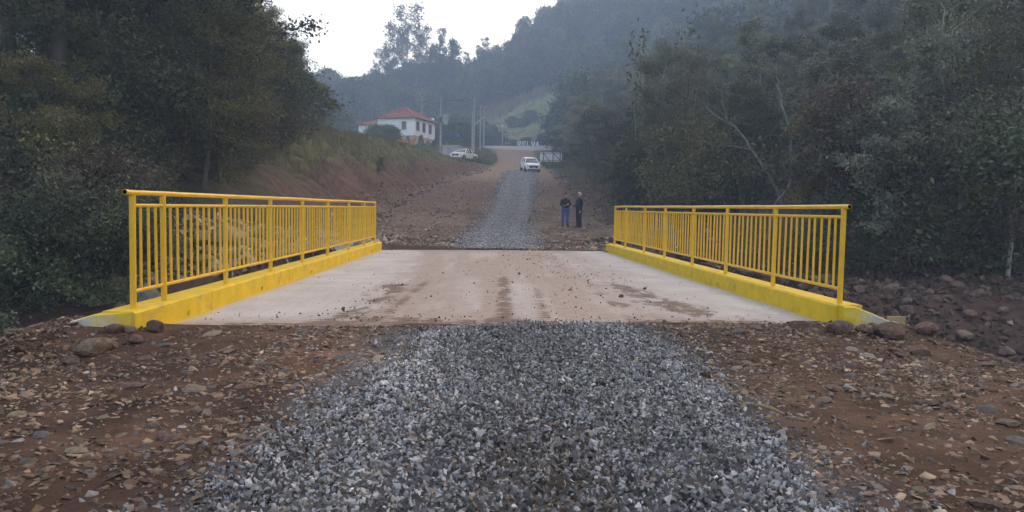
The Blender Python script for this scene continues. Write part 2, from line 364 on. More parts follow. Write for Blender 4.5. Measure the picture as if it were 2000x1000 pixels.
ground = np_obj('ground', np.stack([GX, GY, GZ], -1).reshape(-1, 3), GF, M['ground'], smooth=True,
                attrs={'soil': ('POINT', 'FLOAT_COLOR', np.concatenate([soil, np.ones(GX.shape+(1,))], -1).reshape(-1, 4))})
props(ground, 'brown and red earth rising from the bridge to the wooded hills', kind='structure')

# river
MB().add([(-60, 6, -2.95), (60, 6, -2.95), (60, 17, -2.95), (-60, 17, -2.95)], [(0, 1, 2, 3)]).build('river_water', M['water'])['kind'] = 'structure'

# gravel track sheet beyond the bridge and under the heap in front
def track_col(U, X, Y):
    k = np.exp(-((np.abs(U)-.5)/.22)**2)*.5+.35*fbm(X*2, Y*.5); e = sstep(.62, 1.0, np.abs(U)+(fbm(X*3, Y*1.2)-.5)*.5)
    c = np.array([.115, .112, .113])*(1-k[..., None])+np.array([.195, .19, .188])*k[..., None]
    c = c*(1-.75*e[..., None])+np.array([.135, .088, .066])*.75*e[..., None]
    return np.concatenate([c, np.ones(c.shape[:2]+(1,))], -1)
def track(name, y0, y1, st, wfun, lift):
    ys = np.arange(y0, y1, st); us = np.linspace(-1, 1, 17)
    Y, U = np.meshgrid(ys, us, indexing='ij')
    W = wfun(Y)*(1+.22*(fbm(U*0+np.sign(U)*7, Y*.8)-.5)+.14*(fbm(U*0+np.sign(U)*3, Y*3)-.5))
    X = road_x(Y)+U*W/2; Z = np.maximum(terrain(X, Y), terrain(X, Y+.1))+lift-(np.abs(U) > .99)*.12+.02*(1-U**2)
    n = len(us); i = np.arange(len(ys)-1)[:, None]*n+np.arange(n-1)[None]
    o = np_obj(name, np.stack([X, Y, Z], -1).reshape(-1, 3), np.stack([i, i+1, i+n+1, i+n], -1).reshape(-1, 4), M['track'], smooth=True, attrs={'soil': ('POINT', 'FLOAT_COLOR', track_col(U, X, Y).reshape(-1, 4))})
    return props(o, kind='structure')
def far_w(y): return ip(y, [19, 26, 36, 55, 75, 92], [1.9, 2.4, 2.75, 3.0, 3.3, 3.3])
track('gravel_track', 19.6, 91.5, .35, far_w, .025)

# ------------------------------------------------------------------ bridge
def lx(y): return -2.97+(y-6.18)*.0112        # left railing line
def rx(y): return 3.44-(y-7.23)*.0345         # right railing line
KZ = .19
bridge = thing('concrete_bridge', 'concrete road bridge with yellow kerbs and dirt smeared deck', 'bridge', (0, 6.8, 0))
def loc(V): return [(p[0], p[1]-6.8, p[2]) for p in V]
# deck
us, vv = np.linspace(0, 1, 140), np.linspace(0, 1, 330)
U, Vv = np.meshgrid(us, vv)
def near_y(x): return 6.72+.13*x
def far_y(x): return 18.85+.17*x
XL = lambda y: lx(y)+.085
XR = lambda y: rx(y)-.085
Y0 = near_y(-2.9+6.2*U); Y1 = far_y(-2.8+5.8*U); DY = Y0+(Y1-Y0)*Vv; DX = XL(DY)+(XR(DY)-XL(DY))*U
def band(x0, y0, x1, y1, w):
    t = np.clip((DY-y0)/(y1-y0), 0, 1); d = np.abs(DX-(x0+(x1-x0)*t)); return np.exp(-(d/w)**2)*sstep(min(y0, y1)-.5, min(y0, y1)+.3, DY)*sstep(max(y0, y1)+.8, max(y0, y1)-.4, DY)
g1, g2 = fbm(DX*1.3, DY*.55), fbm(DX*5, DY*2)
long_ = fbm(DX*3.2, DY*.22)
dirt = .42*sstep(2.8, 1.2, np.abs(DX-.25)) + .42*sstep(2.7, .5, np.abs(DX-.25))*sstep(.3, .7, long_) + .16*sstep(.3, .7, g1)
dirt += (.34*np.exp(-((DX+1.0+.04*(DY-7))/.24)**2)+.34*np.exp(-((DX-.98+.03*(DY-7))/.24)**2)+.3*np.exp(-((DX-.12)/.15)**2))*sstep(.25, .55, long_*.5+g2*.5)
dirt += .7*sstep(.9, .1, DY-near_y(DX)+(g1-.5)*1.2) + .8*sstep(1.2, .2, far_y(DX)-DY+(g1-.5))*sstep(2.4, 1.2, np.abs(DX))
mud = .95*band(-1.45, 6.9, -1.3, 10.4, .22)*sstep(.3, .55, g2) + .6*band(-1.05, 7.4, -.95, 10.6, .08) + .9*band(.12, 7.2, .17, 11.4, .10)*sstep(.25, .5, g2) + .5*band(.52, 7, .6, 10, .08)
mud += .9*band(2.35, 6.9, 1.75, 10.6, .26)*sstep(.3, .55, g2+.06) + .5*band(1.45, 8, 1.15, 17.5, .26)*sstep(.4, .62, g2) + .35*band(-.3, 9, -.25, 18, .1)*sstep(.4, .6, g2)
mud += .95*sstep(.55, .05, DY-near_y(DX)+(g1-.5)*.9) + .35*sstep(2.4, .4, DY-near_y(DX)+(g1-.5)*3)*sstep(.2, 1.2, DX)*sstep(.35, .6, g2)
g4 = fbm(DX*9, DY*6); rib = .5+.5*np.sin(DY*2*math.pi/.135+np.abs(((DX*5) % 1)-.5)*5)
mud = mud*(.5+.75*rib*sstep(.3, .5, g4)+.35*(g4-.5))
edge = np.minimum(DX-XL(DY), XR(DY)-DY*0-DX)
paint = sstep(.16, .0, edge+(g2-.5)*.14)*.75
DZ = -.004*np.abs(DX) + .006*(fbm(DX*3, DY*3)-.5)
n = len(us); i = np.arange(len(vv)-1)[:, None]*n+np.arange(n-1)[None]
DV = np.stack([DX, DY-6.8, DZ], -1).reshape(-1, 3)
# deck concrete: pale slab with brown dirt pressed into it
md = bpy.data.materials.new('dirty_deck_concrete'); md.use_nodes = True
nn, ll = md.node_tree.nodes, md.node_tree.links; b = nn['Principled BSDF']; b.inputs['Roughness'].default_value = .88; b.inputs['Specular IOR Level'].default_value = .25
tc = nn.new('ShaderNodeTexCoord')
def noise(sc, det=8, ro=.6, stretch=None):
    t = nn.new('ShaderNodeTexNoise'); t.inputs['Scale'].default_value = sc; t.inputs['Detail'].default_value = det; t.inputs['Roughness'].default_value = ro
    if stretch:
        mp = nn.new('ShaderNodeMapping'); mp.inputs['Scale'].default_value = stretch; ll.new(tc.outputs['Object'], mp.inputs[0]); ll.new(mp.outputs[0], t.inputs[0])
    else: ll.new(tc.outputs['Object'], t.inputs[0])
    return t.outputs[0]
def mixc(fac, a, bcol):
    m = nn.new('ShaderNodeMix'); m.data_type = 'RGBA'; ll.new(fac, m.inputs[0])
    for k, c in ((6, a), (7, bcol)):
        if isinstance(c, tuple): m.inputs[k].default_value = (*c, 1)
        else: ll.new(c, m.inputs[k])
    return m.outputs[2]
def rng_(v, a, bb, lo=0, hi=1):
    m = nn.new('ShaderNodeMapRange'); m.inputs[1].default_value = a; m.inputs[2].default_value = bb; m.inputs[3].default_value = lo; m.inputs[4].default_value = hi; ll.new(v, m.inputs[0]); return m.outputs[0]
def mth(op, a, bb):
    m = nn.new('ShaderNodeMath'); m.operation = op; m.use_clamp = True
    for k, c in ((0, a), (1, bb)):
        if isinstance(c, (int, float)): m.inputs[k].default_value = c
        else: ll.new(c, m.inputs[k])
    return m.outputs[0]
def att(nm):
    a = nn.new('ShaderNodeAttribute'); a.attribute_name = nm; return a.outputs['Fac']
slab = mixc(rng_(noise(1.6), .35, .65), (.44, .405, .38), (.54, .50, .47))
slab = mixc(rng_(noise(26), .5, .75, 0, .35), slab, (.28, .24, .21))
grime = rng_(mth('ADD', mth('MULTIPLY', att('dirt'), .8), mth('ADD', mth('MULTIPLY', noise(7, 10, .75, (1, .16, 1)), .6), mth('MULTIPLY', mth('SUBTRACT', noise(24, 8, .75), .5), 1.1))), .36, 1.0)
film = mixc(rng_(noise(9), .35, .65), (.27, .19, .15), (.36, .27, .22))
c = mixc(mth('MULTIPLY', grime, .85), slab, film)
earth = mixc(rng_(noise(14), .35, .65), (.105, .064, .046), (.19, .122, .09))
c = mixc(rng_(mth('ADD', att('mud'), mth('MULTIPLY', mth('SUBTRACT', noise(16, 10, .75, (1.3, 1, 1)), .5), 1.9)), .3, .62, 0, .9), c, earth)
c = mixc(rng_(noise(38, 4, .6), .62, .70, 0, .55), c, (.14, .09, .065))
c = mixc(mth('MULTIPLY', rng_(noise(11, 10, .8, (1, 2.6, 1)), .585, .66, 0, .8), rng_(noise(1.1, 3), .35, .6)), c, (.105, .07, .055))
c = mixc(rng_(mth('ADD', att('paint'), mth('MULTIPLY', mth('SUBTRACT', noise(20), .5), 1.2)), .35, .6, 0, .7), c, (.62, .45, .06))
ll.new(c, b.inputs['Base Color'])
bp = nn.new('ShaderNodeBump'); bp.inputs['Strength'].default_value = .5; bp.inputs['Distance'].default_value = .012
ll.new(mth('ADD', noise(30), mth('MULTIPLY', grime, noise(14))), bp.inputs['Height']); ll.new(bp.outputs[0], b.inputs['Normal'])
np_obj('deck', DV, np.stack([i, i+1, i+n+1, i+n], -1).reshape(-1, 4), md, bridge, smooth=True,
       attrs={'dirt': ('POINT', 'FLOAT', np.clip(dirt, 0, 1)), 'mud': ('POINT', 'FLOAT', np.clip(mud, 0, 1)), 'paint': ('POINT', 'FLOAT', paint)})
# slab body under the deck and the abutments
mb = MB()
mb.add(loc([(-3.05, near_y(-3), -.03), (3.55, near_y(3.4), -.03), (3.2, far_y(3), -.03), (-3.0, far_y(-3), -.03), (-3.05, near_y(-3), -.5), (3.55, near_y(3.4), -.5), (3.2, far_y(3), -.5), (-3.0, far_y(-3), -.5)]),
       [(0, 1, 2, 3), (7, 6, 5, 4), (0, 4, 5, 1), (1, 5, 6, 2), (2, 6, 7, 3), (3, 7, 4, 0)])
mb.build('slab_edge', M['concrete'], bridge)
for yf_, s in ((near_y, -1), (far_y, 1)):
    mb = MB(); a, b2 = yf_(-3.0)-s*.02, yf_(3.3)-s*.02
    q = [(-3.0, a), (3.3, b2), (3.3, b2-s*.5), (-3.0, a-s*.5)]
    mb.prism([(p[0], p[1]-6.8) for p in q], -3.4, -.52, 'z'); mb.build('abutment', M['concrete'], bridge)
# kerbs in cast lengths with open joints, and drain pipes through their foot
for side, fx, ya, yb, joints in ((-1, lx, 6.02, 18.35, [7.62, 10.4, 13.3, 16.0]), (1, rx, 7.12, 19.3, [9.9, 12.6, 15.5])):
    cuts = [ya]+joints+[yb]
    for a, b2 in zip(cuts, cuts[1:]):
        a2, b3 = a+.006, b2-.006; nseg = 8
        rings = []
        for t in np.linspace(a2, b3, nseg):
            xi = fx(t)-side*.085; xo = fx(t)+side*.17; w1 = (fbm(t*2.3, side*5.)-.5)*.012
            rings.append([(xi, t-6.8, -.02), (xi+w1-side*.004, t-6.8, KZ-.018), (xi+side*.016+w1, t-6.8, KZ+w1*.5), (xo, t-6.8, KZ+w1*.4), (xo, t-6.8, -.12)])
        MB().loft(rings).build('kerb', M['kerb'], bridge, smooth=True)
    for yd in ([7.05, 9.2, 11.6, 14.4, 17.0] if side < 0 else [7.95, 10.6, 12.9, 15.3, 17.6]):
        xi = fx(yd)-side*.085
        ring = []
        for q in ((.03, -.03), (.03, .008), (.023, .008), (.023, -.03)):
            ring.append([(xi-side*q[1]*1.0, yd-6.8+q[0]*math.cos(a_), .036+q[0]*math.sin(a_)) for a_ in np.linspace(0, 2*math.pi, 13)[:-1]])
        dp = MB().loft(ring, caps=False).build('drain_pipe', M['kerb'], bridge, smooth=True)
        MB().add([(xi-side*.001, yd-6.8+.023*math.cos(a_), .036+.023*math.sin(a_)) for a_ in np.linspace(0, 2*math.pi, 13)[:-1]], [range(12)]).build('pipe_mouth', M['pipe_hole'], dp)
# wing walls running out sideways from the kerb ends, yellow overspray fading into bare concrete
mw = mat('wing_wall_concrete', (.40, .37, .33), (.62, .58, .50), scale=5, rough=.9, bump=.5, bscale=14, stain=((.17, .2, .24), 2.4, .60, .6))
nn, ll = mw.node_tree.nodes, mw.node_tree.links; tc = [q for q in nn if q.type == 'TEX_COORD'][0]; b = nn['Principled BSDF']
old = b.inputs['Base Color'].links[0].from_socket
c = mixc(rng_(mth('ADD', att('paint'), mth('MULTIPLY', mth('SUBTRACT', noise(9), .5), .8)), .38, .56), old, (.70, .47, .035)); ll.new(c, b.inputs['Base Color'])
for side, x0, y0, pts in ((-1, lx(6.1), 6.1, [(0, .19), (.28, .17), (.6, .07), (1.0, -.10), (1.5, -.30), (2.4, -.62), (3.4, -1.1)]), (1, rx(7.1), 7.1, [(0, .19), (.12, .185), (.3, .12), (.55, .02), (.85, -.09), (1.3, -.27), (2.2, -.6), (3.2, -1.0)])):
    rings, pw = [], []
    for u_, zt in pts:
        x = x0+side*(u_-.06); y = y0+.13*side*u_+.02
        rings.append([(x, y-6.8-.10, -3.3), (x, y-6.8-.10, zt-.01), (x, y-6.8-.085, zt), (x, y-6.8+.14, zt-.005), (x, y-6.8+.16, -3.3)])
        pw += [float(np.clip(1-(u_-.1)/.72, 0, 1))*v for v in (0, .55, .95, 1, 1)]
    me = MB().loft(rings); o = me.build('wing_wall', mw, bridge, smooth=True)
    at = o.data.attributes.new('paint', 'FLOAT', 'POINT'); at.data.foreach_set('value', np.array(pw, np.float32))

# ------------------------------------------------------------------ railings
def tube_me(name, L, r, n=12, m='yellow', cap=True):
    V, q, t = tube_arr([(0, 0, 0), (0, 0, L)], r, n); return MB().add(V, list(q)+list(t)).mesh(name, M[m], smooth=True)
def railing(side, fx, posts, y_end, y_far, label):
    base = thing('bridge_railing', label, 'railing', (fx(posts[0]), posts[0], KZ))
    ox, oy, oz = fx(posts[0]), posts[0], KZ
    L = lambda x, y, z: (x-ox, y-oy, z-oz)
    rg = np.random.default_rng(11+side)
    TOP, MID, LOW = 1.15, 1.045, .335
    pm = tube_me('post', TOP-KZ-.012, .026, 14); bmh = tube_me('baluster', MID-LOW-.028, .0125, 8)
    pl = MB().box((0, 0, .004), (.11, .11, .008)).mesh('foot_plate', M['yellow'])
    for k, y in enumerate(posts):
        o = bpy.data.objects.new('post', pm); link(o, base); o.location = L(fx(y), y, KZ-.004)
        o.rotation_euler = (rg.normal(0, .004), rg.normal(0, .004), rg.random()*6)
    ys = [y_end]+posts+[y_far]
    P = [L(fx(y)+rg.normal(0, .003), y, TOP+rg.normal(0, .004)) for y in ys]
    # hollow handrail: the open end shows its bore
    V, q, _t = tube_arr(P, .0228, 16, cap=False); m_ = MB().add(V, q)
    e0, e1 = np.array(P[0]), np.array(P[1]); dn = (e1-e0)/np.linalg.norm(e1-e0)
    V2, q2, _t = tube_arr([e0, e0+dn*.09], .0187, 16, cap=False); m_.add(V2, [f[::-1] for f in q2], 1)
    m_.add(list(V[:16])+list(V2[:16]), [(j, (j+1) % 16, 16+(j+1) % 16, 16+j) for j in range(16)])
    m_.add(V2[16:32], [range(16)], 1); m_.add(V[-16:], [range(16)])
    m_.build('handrail', [M['yellow'], M['pipe_hole']], base, smooth=True)
    for a, b2 in zip(posts, posts[1:]):
        for zz, r, nm in ((MID, .0165, 'upper_rail'), (LOW, .0165, 'lower_rail')):
            m_ = MB().tube([L(fx(a), a+.022, zz), L(fx(b2), b2-.022, zz)], r, 10); m_.build(nm, M['yellow'], base, smooth=True)
        nb = max(1, round((b2-a)/.148)-1)
        for k in range(nb):
            y = a+(b2-a)*(k+1)/(nb+1)
            o = bpy.data.objects.new('baluster', bmh); link(o, base); o.location = L(fx(y), y, LOW+.014)
            o.rotation_euler = (rg.normal(0, .006), rg.normal(0, .006), rg.random()*6)
    return base
railing(-1, lx, [6.18, 6.74, 8.24, 9.83, 11.39, 13.03, 14.82, 16.49, 17.87], 6.06, 17.9, 'yellow tubular railing on the left kerb, facing the grassy red bank')
railing(1, rx, [7.23, 8.85, 10.5, 12.09, 13.82, 15.45, 17.3, 18.6], 7.12, 18.63, 'yellow tubular railing on the right kerb, in front of the dead tree')

# ------------------------------------------------------------------ stones
def hull(npts, rg, flat=1.0, elong=1.0, planes=None):
    P = rg.normal(size=(npts, 3)); P /= np.linalg.norm(P, axis=1)[:, None]; P *= (.75+.35*rg.random((npts, 1)))
    P *= (elong, 1, flat)
    bm = bmesh.new()
    for p in P: bm.verts.new(p)
    r = bmesh.ops.convex_hull(bm, input=bm.verts)
    bmesh.ops.delete(bm, geom=[v for v in bm.verts if not v.link_faces], context='VERTS')
    bmesh.ops.triangulate(bm, faces=bm.faces); bm.verts.index_update()
    V = np.array([v.co[:] for v in bm.verts]); Fs = np.array([[v.index for v in f.verts] for f in bm.faces]); bm.free()
    V -= V.mean(0); return V, Fs
_sr = np.random.default_rng(21)
CHIPS = [hull(7, _sr, .72, 1.25) for _ in range(16)]      # crushed stone
FLATS = [hull(8, _sr, .60, 1.3) for _ in range(16)]     # slabby field stones
LUMPS = [hull(9, _sr, .7, 1.1) for _ in range(12)]
def scatter(name, protos, pos, size, tilt, cols, rg, label=None):
    N = len(pos); which = rg.integers(0, len(protos), N)
    az = rg.random(N)*2*math.pi; ta = rg.normal(0, tilt, N); tb = rg.normal(0, tilt, N)
    ca, sa, c1, s1, c2, s2 = np.cos(az), np.sin(az), np.cos(ta), np.sin(ta), np.cos(tb), np.sin(tb)
    z0 = np.zeros(N); o1 = np.ones(N)
    Rz = np.array([[ca, -sa, z0], [sa, ca, z0], [z0, z0, o1]]).transpose(2, 0, 1)
    Rx = np.array([[o1, z0, z0], [z0, c1, -s1], [z0, s1, c1]]).transpose(2, 0, 1)
    Ry = np.array([[c2, z0, s2], [z0, o1, z0], [-s2, z0, c2]]).transpose(2, 0, 1)
    Rm = Rx @ Ry @ Rz
    sc = size[:, None]*(.85+.3*rg.random((N, 3)))
    VV, FF, CC, off = [], [], [], 0
    for k, (pv, pf) in enumerate(protos):
        ix = np.nonzero(which == k)[0]
        if not len(ix): continue
        V = np.einsum('nij,nvj->nvi', Rm[ix], pv[None]*sc[ix][:, None]) + pos[ix][:, None]
        m = len(pv); VV.append(V.reshape(-1, 3)); FF.append((pf[None]+(np.arange(len(ix))*m)[:, None, None]).reshape(-1, 3)+off)
        CC.append(np.repeat(cols[ix], m, 0)); off += m*len(ix)
    CC = np.concatenate(CC); CC = np.concatenate([CC, np.ones((len(CC), 1))], 1)
    o = np_obj(name, np.concatenate(VV), np.concatenate(FF), M['stone'], attrs={'tone': ('POINT', 'FLOAT_COLOR', CC)})
    return props(o, label, kind='stuff')
def pal(rg, N, cols, w, var=.18):
    k = rg.choice(len(cols), N, p=np.array(w)/sum(w)); return np.array(cols)[k]*(1+rg.normal(0, var, (N, 1))).clip(.45, 1.7)

GREYS = [(.33, .328, .332), (.20, .199, .207), (.085, .08, .08), (.25, .205, .17), (.45, .45, .45)]
BROWNS = [(.19, .135, .10), (.27, .20, .145), (.12, .082, .063), (.33, .26, .19), (.17, .15, .14)]

# the heap of crushed stone in front of the deck
rg = np.random.default_rng(31)
def strip_l(y): return ip(y, [1.4, 2.6, 3.4, 4.4, 5.4, 6.7], [-1.4, -1.22, -1.08, -.95, -.72, -.50])
def strip_r(y): return ip(y, [1.4, 2.6, 3.4, 4.4, 5.4, 6.9], [1.5, 1.52, 1.48, 1.44, 1.50, 1.56])
N = 135000; y = 1.5+5.4*rg.random(N)**.85; x = -2.3+5.0*rg.random(N)
el, er = strip_l(y), strip_r(y); rag = (fbm(x*3, y*3)-.5)*.5
ins = np.minimum(x-el, er-x)+rag
end = (6.62+.13*x-y)+(fbm(x*4+3, y*4)-.5)*.25
dens = np.where(ins > .12, 1.0, np.exp((ins-.12)*6.5)*.65)*sstep(-.12, .12, end)
ruts = np.exp(-((x-.95)/.22)**2)+np.exp(-((x+.35)/.2)**2)
keep = rg.random(N) < dens*(1-.15*ruts)*.62
x, y, ins = x[keep], y[keep], ins[keep]; N = len(x)
hump = .045*sstep(-.05, .5, ins)*(.6+.8*fbm(x*1.4, y*1.4))
z = terrain(x, y)+hump*rg.random(N)**.6+.002
sz = .0085+.0095*rg.random(N)**2; big = rg.random(N) < .05; sz[big] *= 1.8
patch = fbm(x*1.1+4, y*.9)
col = pal(rg, N, GREYS, [5, 4, 1.4, 1.2, .55]); col *= (.78+.55*(patch-.3)+.22*sstep(.1, .0, np.abs(ins-.25))[..., ])[:, None]
col *= (.92+.34*np.exp(-((x-.98)/.3)**2)+.34*np.exp(-((x+.5)/.26)**2))[:, None]
dk = np.exp(-((x-.25)/.38)**2)*sstep(4.6, 3.0, y)*rg.random(N) > .45
col[dk] *= np.array([.62, .52, .45])
scatter('gravel', CHIPS, np.stack([x, y, z], 1), sz, .9, col, rg, 'grey crushed stone heaped across the track before the bridge')
#MBx = track('gravel_bed', 1.3, 6.55, .12, lambda Y: ip(Y, [1.4, 6.9], [2.3, 1.95]), .008)

# rubble trodden into the shoulders left and right of it
def shoulder(name, side, label):
    N = 54000; y = 1.6+6.6*rg.random(N)**.8; x = side*(.3+6.2*rg.random(N))
    ins = np.where(side < 0, strip_l(y)-x, x-strip_r(y)); yf = 6.75+.13*x
    clump = fbm(x*1.5+side, y*1.5)
    keep = (ins > -.15) & (y < yf+.7*(np.abs(x) > 3.4)) & (rg.random(N) < .3+.8*sstep(.38, .64, clump))
    keep &= ~((np.abs(x-.2) < 3.25) & (y > yf-.03))
    x, y, clump = x[keep], y[keep], clump[keep]; N = len(x)
    sz = .007+.024*rg.random(N)**2.3+.03*(rg.random(N) < .035)*rg.random(N)
    z = terrain(x, y)-sz*.02
    c = pal(rg, N, BROWNS, [5, 3, 3, 1.3, 1.2]); g = rg.random(N) < .03*np.exp(-np.abs(x)/2.5)*4
    c[g] = pal(rg, int(g.sum()), GREYS, [4, 3, 1, 1, .5])
    c *= (.52+.7*fbm(x*.7+2, y*.7))[:, None]*np.array([1.04, .95, .9])
    return scatter(name, FLATS, np.stack([x, y, z], 1), sz, .28, c, rg, label)
shoulder('rubble', -1, 'small brown stones trodden into the dirt left of the grey gravel')
shoulder('rubble', 1, 'small brown stones trodden into the dirt right of the grey gravel')

GRIT = [hull(6, _sr, .55, 1.25) for _ in range(10)]
N = 48000; y = 1.7+5.2*rg.random(N)**.75; x = -4.6+9.4*rg.random(N); ins = np.minimum(x-strip_l(y), strip_r(y)-x)
keep = (ins < .2) & (np.abs(x) < .78*y+.3) & (y < 6.62+.13*x) & (rg.random(N) < .25+.75*sstep(.35, .6, fbm(x*2.2, y*2.2)))
x, y = x[keep], y[keep]; N = len(x); sz = .0028+.0045*rg.random(N)**1.5
c = pal(rg, N, BROWNS+[(.07, .045, .035)], [5, 2.5, 3, .9, .5, 4], .25)*(.55+.55*fbm(x*.9, y*.9))[:, None]
scatter('grit', GRIT, np.stack([x, y, terrain(x, y)+sz*.3], 1), sz, .8, c, rg, 'fine brown grit and crumbs of earth on both shoulders')['kind'] = 'stuff'
# broken stone and gravel beyond the bridge
N = 50000; y = 19+52*rg.random(N)**1.5; x = -9+18*rg.random(N)
xe_, fo_ = ip(y, *REDGE), ip(y, *FOOT); off = np.abs(x-road_x(y))-far_w(y)/2
cl = fbm(x*.9, y*.7)
keep = (x > fo_-.9) & (x < xe_+1.5) & (off > -.15) & (y > 18.9+.17*x) & (rg.random(N) < (.15+.8*sstep(.35, .65, cl))*ip(y, [19, 40, 70], [1, .8, .45]))
keep &= rg.random(N) < np.where(x < fo_+1.4, 1.4, .8)*.62
x, y = x[keep], y[keep]; fo_ = fo_[keep]; N = len(x)
sz = (.028+.075*rg.random(N)**3)*np.where(x < fo_+1.2, 1.45, 1)
c = pal(rg, N, BROWNS, [5, 4, 2, 1.6, 1]); c *= (.8+.5*fbm(x*.4+2, y*.4))[:, None]*ip(y, [19, 35, 60], [1.15, 1.1, .85])[:, None]
scatter('rubble', FLATS, np.stack([x, y, terrain(x, y)+sz*.12], 1), sz, .3, c, rg, 'broken brown stone paving the road bed beyond the bridge')
N = 42000; y = 18.9+72*rg.random(N)**1.5; x = road_x(y)+rg.normal(0, .43, N)*far_w(y)
off = np.abs(x-road_x(y))-far_w(y)/2+(fbm(x*2, y*2)-.5)*.7
keep = (rg.random(N) < np.where(off < 0, .9, .9*np.exp(-off*3.5))) & (y > 18.95+.17*x)
x, y = x[keep], y[keep]; N = len(x); sz = (.012+.012*rg.random(N))*ip(y, [19, 90], [1, 2.9])
scatter('gravel', CHIPS, np.stack([x, y, terrain(x, y)+.035+.02*rg.random(N)], 1), sz, .8, pal(rg, N, GREYS, [5, 3, 1.2, .7, 1])*1.1, rg, 'grey crushed stone strip climbing the road beyond the bridge')

# clods and grit lying on the deck
N = 14000; y = 6.9+12*rg.random(N)**1.2; x = -2.7+5.8*rg.random(N)
p = .05+.75*np.exp(-((x-1.9+(y-7)*.09)/.5)**2)*sstep(.3, .6, fbm(x*2, y))+.5*np.exp(-((x+1.4)/.3)**2)*(y < 10.5)+.3*np.exp(-((x-.7)/.9)**2)+.7*(y < 7.4)
keep = (rg.random(N) < p*.42) & (x > lx(y)+.15) & (x < rx(y)-.15) & (y > near_y(x)) & (y < far_y(x)-.05); x, y = x[keep], y[keep]; N = len(x)
sz = .004+.012*rg.random(N)**3+.028*(rg.random(N) < .025)*rg.random(N)
scatter('dirt_clods', LUMPS, np.stack([x, y, sz*.35], 1), sz, .5, pal(rg, N, [(.10, .065, .05), (.16, .105, .075), (.22, .17, .13)], [5, 3, 1]), rg, 'dry brown clods of earth strewn over the bridge deck')['kind'] = 'stuff'

# rubble of the far river bank, both sides
def bankrub(x0, x1, y0, y1, n, cond, smin, smax, cols, wts, label, k=1.0):
    x = x0+(x1-x0)*rg.random(n); y = y0+(y1-y0)*rg.random(n); z = terrain(x, y); ok = cond(x, y, z); x, y, z = x[ok], y[ok], z[ok]; m = len(x)
    sz = smin+(smax-smin)*rg.random(m)**3.2
    c = pal(rg, m, cols, wts)*(.65+.7*fbm(x*.9, y*.9))[:, None]*k
    return scatter('rubble', LUMPS, np.stack([x, y, z+sz*.15], 1), sz, .6, c, rg, label)
bankrub(3.4, 18, 9.5, 26, 15000, lambda x, y, z: (x > rx(np.minimum(y, 19))+.25) & (fbm(x*.5, y*.5) > .3), .02, .17, [(.19, .11, .085), (.24, .17, .13), (.10, .062, .05), (.30, .24, .19), (.15, .13, .12)], [5, 1.6, 5, .4, .6], 'dark reddish rubble of the river bank right of the bridge', .52)
bankrub(-11, -3.2, 13, 25, 9000, lambda x, y, z: (x < lx(np.minimum(y, 19))-.3) & (z > -3.1) & (x > -.45*y-.6+(fbm(x, y)-.5)*3), .03, .24, [(.36, .28, .2), (.25, .18, .13), (.30, .27, .24), (.15, .11, .085)], [3, 4, 2, 3], 'pale yellowish rubble seen through the left railing')
bankrub(-8, -.5, 30, 96, 2600, lambda x, y, z: (np.abs(x-ip(y, *FOOT)) < .9), .04, .2, BROWNS, [4, 3, 3, 1, 1], 'loose stones fallen along the foot of the red bank')
bankrub(5, 14, 22, 88, 3000, lambda x, y, z: (x > ip(y, *REDGE)-.3) & (x < ip(y, *REDGE)+4), .03, .2, BROWNS, [4, 2, 4, .6, 1], 'loose stones in the dark dirt along the right road edge', .8)

# single stones and boulders: things
def rock_mesh(name, seed, flat, el, m, rough=.16, sub=3, ang=.5):
    bm = bmesh.new(); bmesh.ops.create_icosphere(bm, subdivisions=sub, radius=1); rg_ = np.random.default_rng(seed)
    pl = rg_.normal(size=(9, 3)); pl /= np.linalg.norm(pl, axis=1)[:, None]; dd = .62+.3*rg_.random(9)
    from mathutils import noise as mn
    for v in bm.verts:
        c = np.array(v.co)
        for p_, d_ in zip(pl, dd):
            h = c@p_-d_
            if h > 0: c = c-p_*h*(ang+.4)
        nz = mn.fractal(Vector(c*1.7+seed), 1.0, 2.0, 4)
        c = c*(1+rough*nz); v.co = (c[0]*el, c[1], c[2]*flat)
    me = bpy.data.meshes.new(name); bm.to_mesh(me); bm.free(); me.materials.append(M[m])
    me.polygons.foreach_set('use_smooth', np.ones(len(me.polygons), bool)); me.set_sharp_from_angle(angle=R(32))
    return me
RM = {}
for k in range(5):
    for m in ('rock', 'rock_pale', 'rock_grey'):
        RM[('flat', m, k)] = rock_mesh('stone', 40+k, .42, 1.35, m, rough=.07, sub=2, ang=.6); RM[('round', m, k)] = rock_mesh('boulder', 60+k, .72, 1.15, m, rough=.16, ang=.42); RM[('ang', m, k)] = rock_mesh('boulder', 80+k, .75, 1.2, m, rough=.1, ang=.6)
def rock(kind, m, k, x, y, r, label, group=None, rz=None, sink=.25, z=None, cat=None):
    o = bpy.data.objects.new('stone' if kind == 'flat' else 'boulder', RM[(kind, m, k % 5)]); link(o)
    z = tz(x, y) if z is None else z
    h = r*(.42 if kind == 'flat' else .72); o.location = (x, y, z+h*(1-2*sink)); o.scale = (r, r, r)
    o.rotation_euler = (random.uniform(-.2, .2), random.uniform(-.2, .2), random.uniform(0, 6) if rz is None else rz)
    return props(o, label, cat or ('stone' if kind == 'flat' else 'boulder'), group)
def rock_px(kind, m, k, px, py, z, wpx, label, **kw):
    p = unproj(px, py, z=z); r = wpx*p[1]/F_PX/2/1.15
    return rock(kind, m, k, p[0], p[1], r, label, **kw)
rock_px('ang', 'rock', 0, 1640, 658, -.05, 60, 'angular reddish boulder against the foot of the right yellow kerb', sink=.3)
rock_px('round', 'rock', 1, 1738, 662, -.05, 70, 'rounded brown boulder lying at the white wing wall end', rz=.3, sink=.28)
